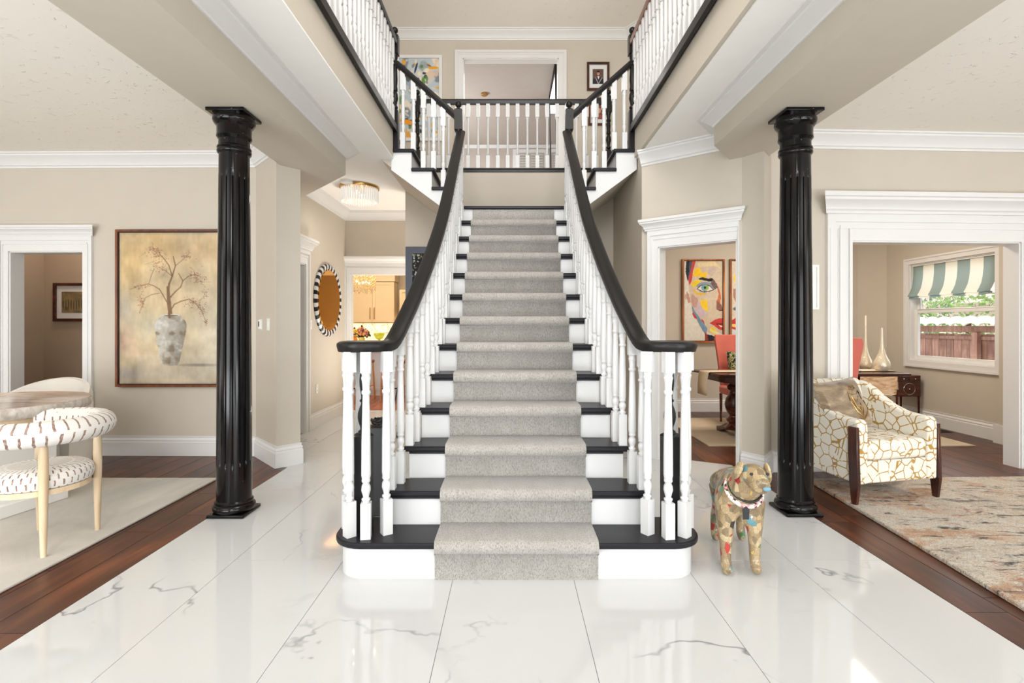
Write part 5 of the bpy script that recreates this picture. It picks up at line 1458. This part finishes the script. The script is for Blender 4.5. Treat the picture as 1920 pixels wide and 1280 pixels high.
lb = part('storage_box', MB().box(4.60, 4.93, 6.28, 6.52, .001, .225), plain('dusty pink lacquer', C(170, 120, 112), .3, coat=.3), bevel=.006); tag(lb, 'low dusty pink box behind the armchair, under the brass key', 'box')
ky = thing('key_ornament', (4.66, 6.36, .226), 'brass key standing upright on the low pink box', 'ornament')
part('key', MB().tube([(4.69+.032*math.cos(a), 6.36, .375+.032*math.sin(a)) for a in [2*PI*i/24 for i in range(24)]], .008, 8, closed=True).tube([(4.69, 6.36, .34), (4.69, 6.36, .236)], .007, 8).box(4.655, 4.69, 6.352, 6.368, .245, .262).box(4.662, 4.69, 6.352, 6.368, .275, .288), 'brass', ky)
part('base', MB().box(4.65, 4.73, 6.32, 6.40, .226, .236), 'brass', ky)
fv = thing('floor_register', (5.30, 6.33, 0), 'black floor vent grille beside the window wall', 'vent')
m = MB(); m.box(5.22, 5.38, 6.22, 6.44, .0008, .004); part('vent_frame', m, 'dark', fv)
m = MB()
for i in range(8): m.box(5.235+i*.018, 5.243+i*.018, 6.235, 6.425, .004, .007)
part('slat', m, 'dark', fv)
# roman shade
shm = NT('striped roman shade'); sp_ = shm.n.new('ShaderNodeSeparateXYZ'); shm.link(shm.pos(), sp_.inputs[0])
fr2 = shm.math('FRACT', shm.math('MULTIPLY', shm.math('SUBTRACT', sp_.outputs[1], 5.775), 1/.3486)); mk = shm.math('LESS_THAN', fr2, .5)
cc_ = shm.mix(mk, C(250, 245, 228), C(156, 170, 162)); shm.set(cc_, .8, spec=.2)
tl = shm.n.new('ShaderNodeBsdfTranslucent'); shm.link(cc_, tl.inputs[0]); mx = shm.n.new('ShaderNodeMixShader'); mx.inputs[0].default_value = .45
shm.link(shm.b.outputs[0], mx.inputs[1]); shm.link(tl.outputs[0], mx.inputs[2]); shm.link(mx.outputs[0], shm.n['Material Output'].inputs['Surface']); M['shade'] = shm.m
sh = thing('roman_shade', (WX+.0, 6.385, 1.66), 'green and cream striped roman shade half drawn over the window', 'window shade')
pr = [(.03, 2.112), (.028, 1.98), (.018, 1.88), (.0, 1.80), (-.03, 1.735), (-.05, 1.705), (-.045, 1.69), (-.02, 1.69), (-.035, 1.675), (-.03, 1.66), (.0, 1.66), (.02, 1.67)]
v = []; n = len(pr); ny_ = 24
for j in range(ny_+1):
    y = 5.782+1.206*j/ny_; sag = .006*math.sin(j*1.3)
    for a, z in pr: v.append((WX+a, y, z+sag*(2.11-z)*2))
f = [(j*n+i, j*n+i+1, (j+1)*n+i+1, (j+1)*n+i) for j in range(ny_) for i in range(n-1)]
shp = part('shade_cloth', MB()._add(v, f, True), 'shade', sh)
part('headrail', MB().box(WX+.012, WX+.045, 5.78, 6.99, 2.10, 2.114), 'plastic', sh)

# ------------------------------------------------------------------ outside the window
gr_ = struct('floor', MB().box(5.8, 16, -2, 20, -.4, -.3), plain('pale paving', C(200, 196, 186), .9))
fc = thing('garden_fence', (8.6, 9.5, -.3), 'weathered wooden fence with pale tiled coping outside the window', 'fence')
M['fence_wood'] = tex_wood('weathered reddish fence wood', C(120, 84, 70), C(156, 116, 98), C(186, 150, 132), .8, 2, 0, 1.5)
y = 6.0
while y < 14.0:
    part('board', MB().box(8.62, 8.645, y, y+.165, -.28, 1.14), 'fence_wood', fc); y += .172
for z0, z1 in ((1.17, 1.29), (1.04, 1.10), (.58, .66)): part('fence_rail', MB().box(8.585, 8.62, 6.0, 14.0, z0, z1), 'fence_wood', fc)
for y in (8.0, 9.35, 10.9, 12.5): part('fence_post', MB().box(8.52, 8.6, y, y+.11, -.299, 1.17), 'fence_wood', fc)
M['coping'] = plain('pale clay coping', C(222, 208, 188), .8, var=.08)
y = 6.0
while y < 14.0:
    cp_ = []
    m = MB(); n = 8
    v = []
    for xx, zz in ((8.40, 1.30), (8.66, 1.42)):
        for i in range(n+1):
            a = PI*i/n; v.append((xx, y+.16-.15*math.cos(a), zz+.06*math.sin(a)))
        for i in range(n+1):
            a = PI*i/n; v.append((xx, y+.16-.13*math.cos(a), zz-.012+.055*math.sin(a)))
    w_ = 2*(n+1)
    f = [(i, i+1, w_+i+1, w_+i) for i in range(n)]+[(n+1+i, n+2+i, w_+n+2+i, w_+n+1+i) for i in range(n)]+[(i, i+1, n+2+i, n+1+i) for i in range(n)]
    part('coping_tile', m._add(v, f, True), 'coping', fc); y += .29
def bush(x, y, z, rx, ry, rz, seed, label, mat='leaf'):
    r = random.Random(seed); m = MB()
    for i in range(900):
        a = r.uniform(0, 2*PI); b = math.acos(r.uniform(-1, 1)); k = r.uniform(.55, 1)**.5
        p = Vector((x+rx*k*math.sin(b)*math.cos(a), y+ry*k*math.sin(b)*math.sin(a), z+rz*k*math.cos(b)))
        d = Vector((r.uniform(-1, 1), r.uniform(-1, 1), r.uniform(-1, 1))).normalized(); e = d.orthogonal().normalized()*.05; d *= .09
        m._add([p, p+d*.5+e, p+d, p+d*.5-e], [(0, 1, 2, 3)])
    t = thing('shrub', (x, y, -.3), label, 'shrub')
    part('foliage', m, mat, t, kind='stuff', fix=False); part('stem', MB().tube([(x, y, -.3), (x, y, z)], .05, 8), 'walnut_leg', t); return t
M['leaf'] = plain('bright green leaves', C(120, 146, 70), .6, var=.3, vs_=3); M['leaf2'] = plain('grey green leaves', C(96, 122, 92), .6, var=.3, vs_=3)
bush(10.2, 11.4, 1.5, .9, 1.2, .55, 4, 'bright green shrub behind the garden fence, nearer the left of the window'); bush(10.6, 13.8, 1.7, 1.0, 1.3, .7, 5, 'grey green shrub behind the garden fence, further back', 'leaf2')
nb = thing('neighbour_house', (13.5, 14, -.3), 'neighbouring house with pale pinkish roof far outside the window', 'building')
part('wall', MB().box(12.6, 16, 9, 19, -.3, 2.0), 'coping', nb)
part('roof', MB()._add([(12.2, 8.6, 1.9), (12.2, 15.5, 1.9), (15, 15.5, 3.6), (15, 8.6, 3.6), (12.2, 8.6, 1.82), (12.2, 15.5, 1.82), (15, 15.5, 3.5), (15, 8.6, 3.5)], [(0, 1, 2, 3), (4, 7, 6, 5), (0, 4, 5, 1), (1, 5, 6, 2), (2, 6, 7, 3), (3, 7, 4, 0)]), plain('pinkish roof shingle', C(196, 164, 150), .85, var=.1, vs_=20), nb)

# ------------------------------------------------------------------ kitchen
M['cab'] = plain('cream cabinet paint', C(234, 214, 182), .4, var=.01)
def tex_splash():
    t = NT('veined stone splashback'); n_ = t.noise(t.pos((1, 1, 1)), 1.8, 5, .6, 1.0)
    vv = t.math('ABSOLUTE', t.math('SUBTRACT', n_, .5))
    return t.set(t.ramp(vv, [(0, C(176, 150, 120)), (.02, C(236, 228, 214))]), .2)
M['splash'] = tex_splash()
struct('wall_kitchen_splashback', MB().box(-5, .6, 12.36, 12.398, .9, 1.36), 'splash')
def shaker(mb, x0, x1, y, z0, z1, st=.06):
    mb.box(x0, x0+st, y-.02, y, z0, z1); mb.box(x1-st, x1, y-.02, y, z0, z1); mb.box(x0+st, x1-st, y-.02, y, z1-st, z1); mb.box(x0+st, x1-st, y-.02, y, z0, z0+st); mb.box(x0+st, x1-st, y-.008, y, z0+st, z1-st)
    return mb
def cabinet(x0, x1, z0, z1, yf, nd, label, hz='low', group=None, deep=.35):
    t = thing('kitchen_cabinet', ((x0+x1)/2, yf+.17, z0), label, 'cabinet', group)
    part('cabinet_body', MB().box(x0, x1, yf, yf+deep, z0, z1), 'cab', t)
    wd = (x1-x0)/nd
    for i in range(nd):
        a = x0+i*wd+.004; b = x0+(i+1)*wd-.004
        d = part('door', shaker(MB(), a, b, yf, z0+.01, z1-.01), 'cab', t)
        hx = b-.045 if i % 2 == 0 else a+.045
        h0 = z0+.08 if hz == 'low' else z1-.35
        part('handle', MB().tube([(hx, yf-.05, h0), (hx, yf-.05, h0+.27)], .008, 8).tube([(hx, yf-.05, h0+.03), (hx, yf-.02, h0+.03)], .006, 6).tube([(hx, yf-.05, h0+.24), (hx, yf-.02, h0+.24)], .006, 6), 'brass', d)
    return t
cabinet(-3.74, -2.72, 1.37, 2.32, 12.0, 2, 'cream wall cabinet with two doors and long brass handles, seen through the kitchen doorway')
struct('trim_99', MB().box(-3.74, -2.70, 11.96, 12.35, 2.33, 2.56), 'cab')
cabinet(-4.76, -3.76, 1.37, 2.32, 12.0, 2, 'cream wall cabinet left of the one seen through the kitchen doorway')
cabinet(-2.60, -2.05, .92, 2.14, 12.0, 1, 'shorter cream cabinet standing at the right edge of the kitchen doorway')
cabinet(-4.76, -2.05, 0.001, .88, 11.75, 5, 'long cream base cabinet run along the kitchen back wall', 'high', deep=.6)
wt = part('worktop', MB().box(-4.78, -2.04, 11.72, 12.35, .8815, .918), 'splash', bevel=.004); tag(wt, 'veined stone worktop along the kitchen back wall', 'worktop')
il = thing('kitchen_island', (-2.9, 9.9, 0), 'white panelled kitchen island with stone top behind the bar stools', 'island')
part('island_body', MB().box(-3.9, -1.7, 9.5, 10.3, .001, .88), 'white', il)
for i in range(4): part('panel', shaker(MB(), -3.88+i*.54, -3.36+i*.54, 9.5, .1, .86), 'white', il)
part('island_top', MB().box(-3.95, -1.65, 9.40, 10.35, .88, .92), 'splash', il, bevel=.004)
M['cognac'] = plain('cognac leather', C(140, 74, 44), .45, var=.1); M['amberwood'] = tex_wood('amber stool wood', C(170, 104, 50), C(206, 136, 70), C(226, 160, 90), .4, 2, .1, 2)
def stool(x, y, label):
    t = thing('bar_stool', (x, y, 0), label, 'stool', 'bar stools at the kitchen island')
    part('seat', MB().box(x-.2, x+.2, y-.19, y+.19, .64, .70), 'cognac', t, bevel=.02)
    part('backrest', MB().box(x-.21, x+.21, y-.21, y-.17, .80, .98), 'cognac', t, bevel=.015)
    for sx in (-1, 1):
        for sy in (-1, 1): part('leg', MB().tube([(x+sx*.20, y+sy*.19, .001), (x+sx*.17, y+sy*.16, .64+(.2 if sy < 0 else 0))], .016, 8), 'amberwood', t)
        part('footrest', MB().tube([(x+sx*.19, y-.18, .25), (x+sx*.19, y+.18, .25)], .010, 6), 'amberwood', t)
    part('footrest', MB().tube([(x-.19, y-.18, .22), (x+.19, y-.18, .22)], .012, 6), 'dark', t)
stool(-2.62, 8.95, 'cognac leather bar stool with amber wood legs, the left one at the island'); stool(-2.02, 8.95, 'cognac leather bar stool with amber wood legs, the right one at the island')
# bouquet
bq = thing('flower_vase', (-2.83, 9.75, .921), 'mixed bouquet of pink, peach and yellow flowers in a yellow vase on the island', 'flowers')
M['lime'] = plain('yellow green glass', C(206, 196, 96), .15, coat=.5); M['limeg'] = plain('lime green glass', C(196, 206, 40), .1, coat=.6); M['orange'] = plain('orange glass', C(240, 150, 40), .15, coat=.6)
part('vase', MB().lathe([(.05, .921), (.055, .93), (.055, 1.06), (.05, 1.075), (.04, 1.07)], (-2.83, 9.75, 0), 20), 'lime', bq)
r = random.Random(2)
for nm, colr, pts in (('flower', C(224, 150, 120), ((-.02, 1.22, .05), (.09, 1.17, .055), (.02, 1.24, .04))), ('flower', C(226, 190, 70), ((-.11, 1.19, .05), (.06, 1.14, .04), (-.07, 1.14, .045))), ('flower', C(214, 130, 110), ((.0, 1.15, .045), (.12, 1.13, .04)))):
    mt = plain('petals', colr, .7, var=.15, vs_=30)
    for dx, z, rr in pts:
        m = MB()
        for k in range(9):
            a = k*2*PI/9; m.ball((-2.83+dx+rr*.5*math.cos(a), 9.72+rr*.4*math.sin(k*1.9), z+rr*.5*math.sin(a)), rr*.52, 8)
        part('flower', m, mt, bq)
m = MB()
for k in range(34):
    a = r.uniform(-2.6, 2.6); L = r.uniform(.12, .24); x0, z0 = -2.83, 1.06
    x1, z1 = x0+L*math.sin(a)*.9, z0+L*abs(math.cos(a))*.9+(-.04 if abs(a) > 1.6 else .02)
    m.tube([(x0, 9.74, z0), ((x0+x1)/2, 9.70, (z0+z1)/2+.02), (x1, 9.69+r.uniform(-.05, .05), z1)], .004, 4)
    m.ball((x1, 9.70, z1), .016, 6, sc=(1, .4, 1.5))
part('foliage', m, plain('dark bouquet leaves', C(44, 44, 34), .6), bq)
gb = part('glass_bowl', MB().lathe([(.03, 0), (.035, .01), (.015, .03), (.02, .045), (.07, .07), (.10, .13), (.105, .17), (.095, .165), (.06, .09), (.0001, .06)], (-2.50, 9.75, .985), 10), 'limeg'); tag(gb, 'lime green glass bowl on a small stack at the right of the island', 'bowl')
bs = part('book', MB().box(-2.60, -2.40, 9.68, 9.86, .9215, .968), 'orange', bevel=.003); tag(bs, 'orange block under the lime green bowl', 'book')
bs = part('tray', MB().box(-2.59, -2.41, 9.69, 9.85, .9685, .984), 'dark', bevel=.003); tag(bs, 'thin dark tray between the orange block and the lime bowl', 'tray')
ob = part('glass_ornament', MB().lathe([(.04, 0), (.09, .03), (.11, .09), (.09, .16), (.05, .19), (.03, .19)], (-3.05, 9.85, .921), 20), 'orange'); tag(ob, 'round orange glass ornament left of the bouquet on the island', 'ornament')
# kitchen chandelier
kc = thing('crystal_chandelier', (-2.88, 10.0, ZC), 'gold chandelier of hanging crystal strands in the kitchen', 'chandelier')
part('canopy', MB().lathe([(.10, 2.97), (.10, 3.005)], (-2.88, 10, 0), 20).tube([(-2.88, 10, 2.40), (-2.88, 10, 2.98)], .012, 8).lathe([(.24, 2.36), (.25, 2.36), (.25, 2.42), (.24, 2.42)], (-2.88, 10, 0), 32, cap=False).box(-3.12, -2.64, 9.99, 10.01, 2.39, 2.41), 'brass', kc)
m = MB(); r = random.Random(9)
for rr, n_ in ((.245, 44), (.17, 30), (.09, 14)):
    for i in range(n_):
        a = 2*PI*i/n_; L = r.uniform(.34, .44)+(.06 if rr < .2 else 0)
        x, y = -2.88+rr*math.cos(a), 10+rr*math.sin(a); z = 2.40
        for q in range(7):
            zz = z-L*q/7; m.lathe([(.001, zz-L/7+.006), (.0085, zz-L/14), (.001, zz)], (x, y, 0), 5, smooth=False)
part('crystal_strands', m, plain('gold tinted crystal', C(228, 204, 160), .12, metal=.5, coat=.6), kc, kind='stuff', fix=False)
for i in range(5): part('bulb', MB().ball((-2.88+.12*math.cos(i*1.257), 10+.12*math.sin(i*1.257), 2.13+.03*(i % 2)), .024), 'bulb', kc)

# ------------------------------------------------------------------ upstairs bedroom seen through its doorway
wn = struct('window_2', MB().box(.06, .90, 12.66, 12.70, 4.30, 5.66), 'trim')
part('shutter_frame', MB().box(.14, .47, 12.645, 12.66, 4.4, 5.56).box(.49, .82, 12.645, 12.66, 4.4, 5.56), 'gray_taupe', wn)
for i in range(18):
    z = 4.42+i*.063
    for xa in (.16, .51): part('louvre', MB()._add([(xa, 12.60, z), (xa+.29, 12.60, z), (xa+.29, 12.64, z+.045), (xa, 12.64, z+.045), (xa, 12.604, z-.006), (xa+.29, 12.604, z-.006), (xa+.29, 12.644, z+.039), (xa, 12.644, z+.039)], [(0, 1, 2, 3), (7, 6, 5, 4), (0, 4, 5, 1), (1, 5, 6, 2), (2, 6, 7, 3), (3, 7, 4, 0)]), 'trim', wn)
smt = thing('standing_mirror', (.78, 9.2, Z2), 'tall black framed mirror beside the bedroom doorway upstairs', 'mirror')
gm = NT('silver mirror'); M['mirror'] = gm.set(C(200, 206, 210), .05, metal=1.0)
TS = Matrix.Translation((.80, 9.2, Z2)) @ Matrix.Rotation(math.radians(-1), 4, 'Y') @ Matrix.Rotation(math.radians(90), 4, 'Z')
part('frame', frame_mesh(TS @ Matrix.Translation((0, 0, 1.21)), 1.2, 2.32, .035, -.02, .02), 'dark', smt); part('mirror_glass', MB().box(-.6, .6, -.008, .008, .05, 2.37, TS), 'mirror', smt)
sdt = part('smoke_detector', MB().lathe([(.05, -.04), (.065, -.03), (.07, -.001)], (-.50, 9.85, ZU-.0), 24), 'brass'); tag(sdt, 'small brass ceiling fitting in the upstairs bedroom', 'ceiling fitting')
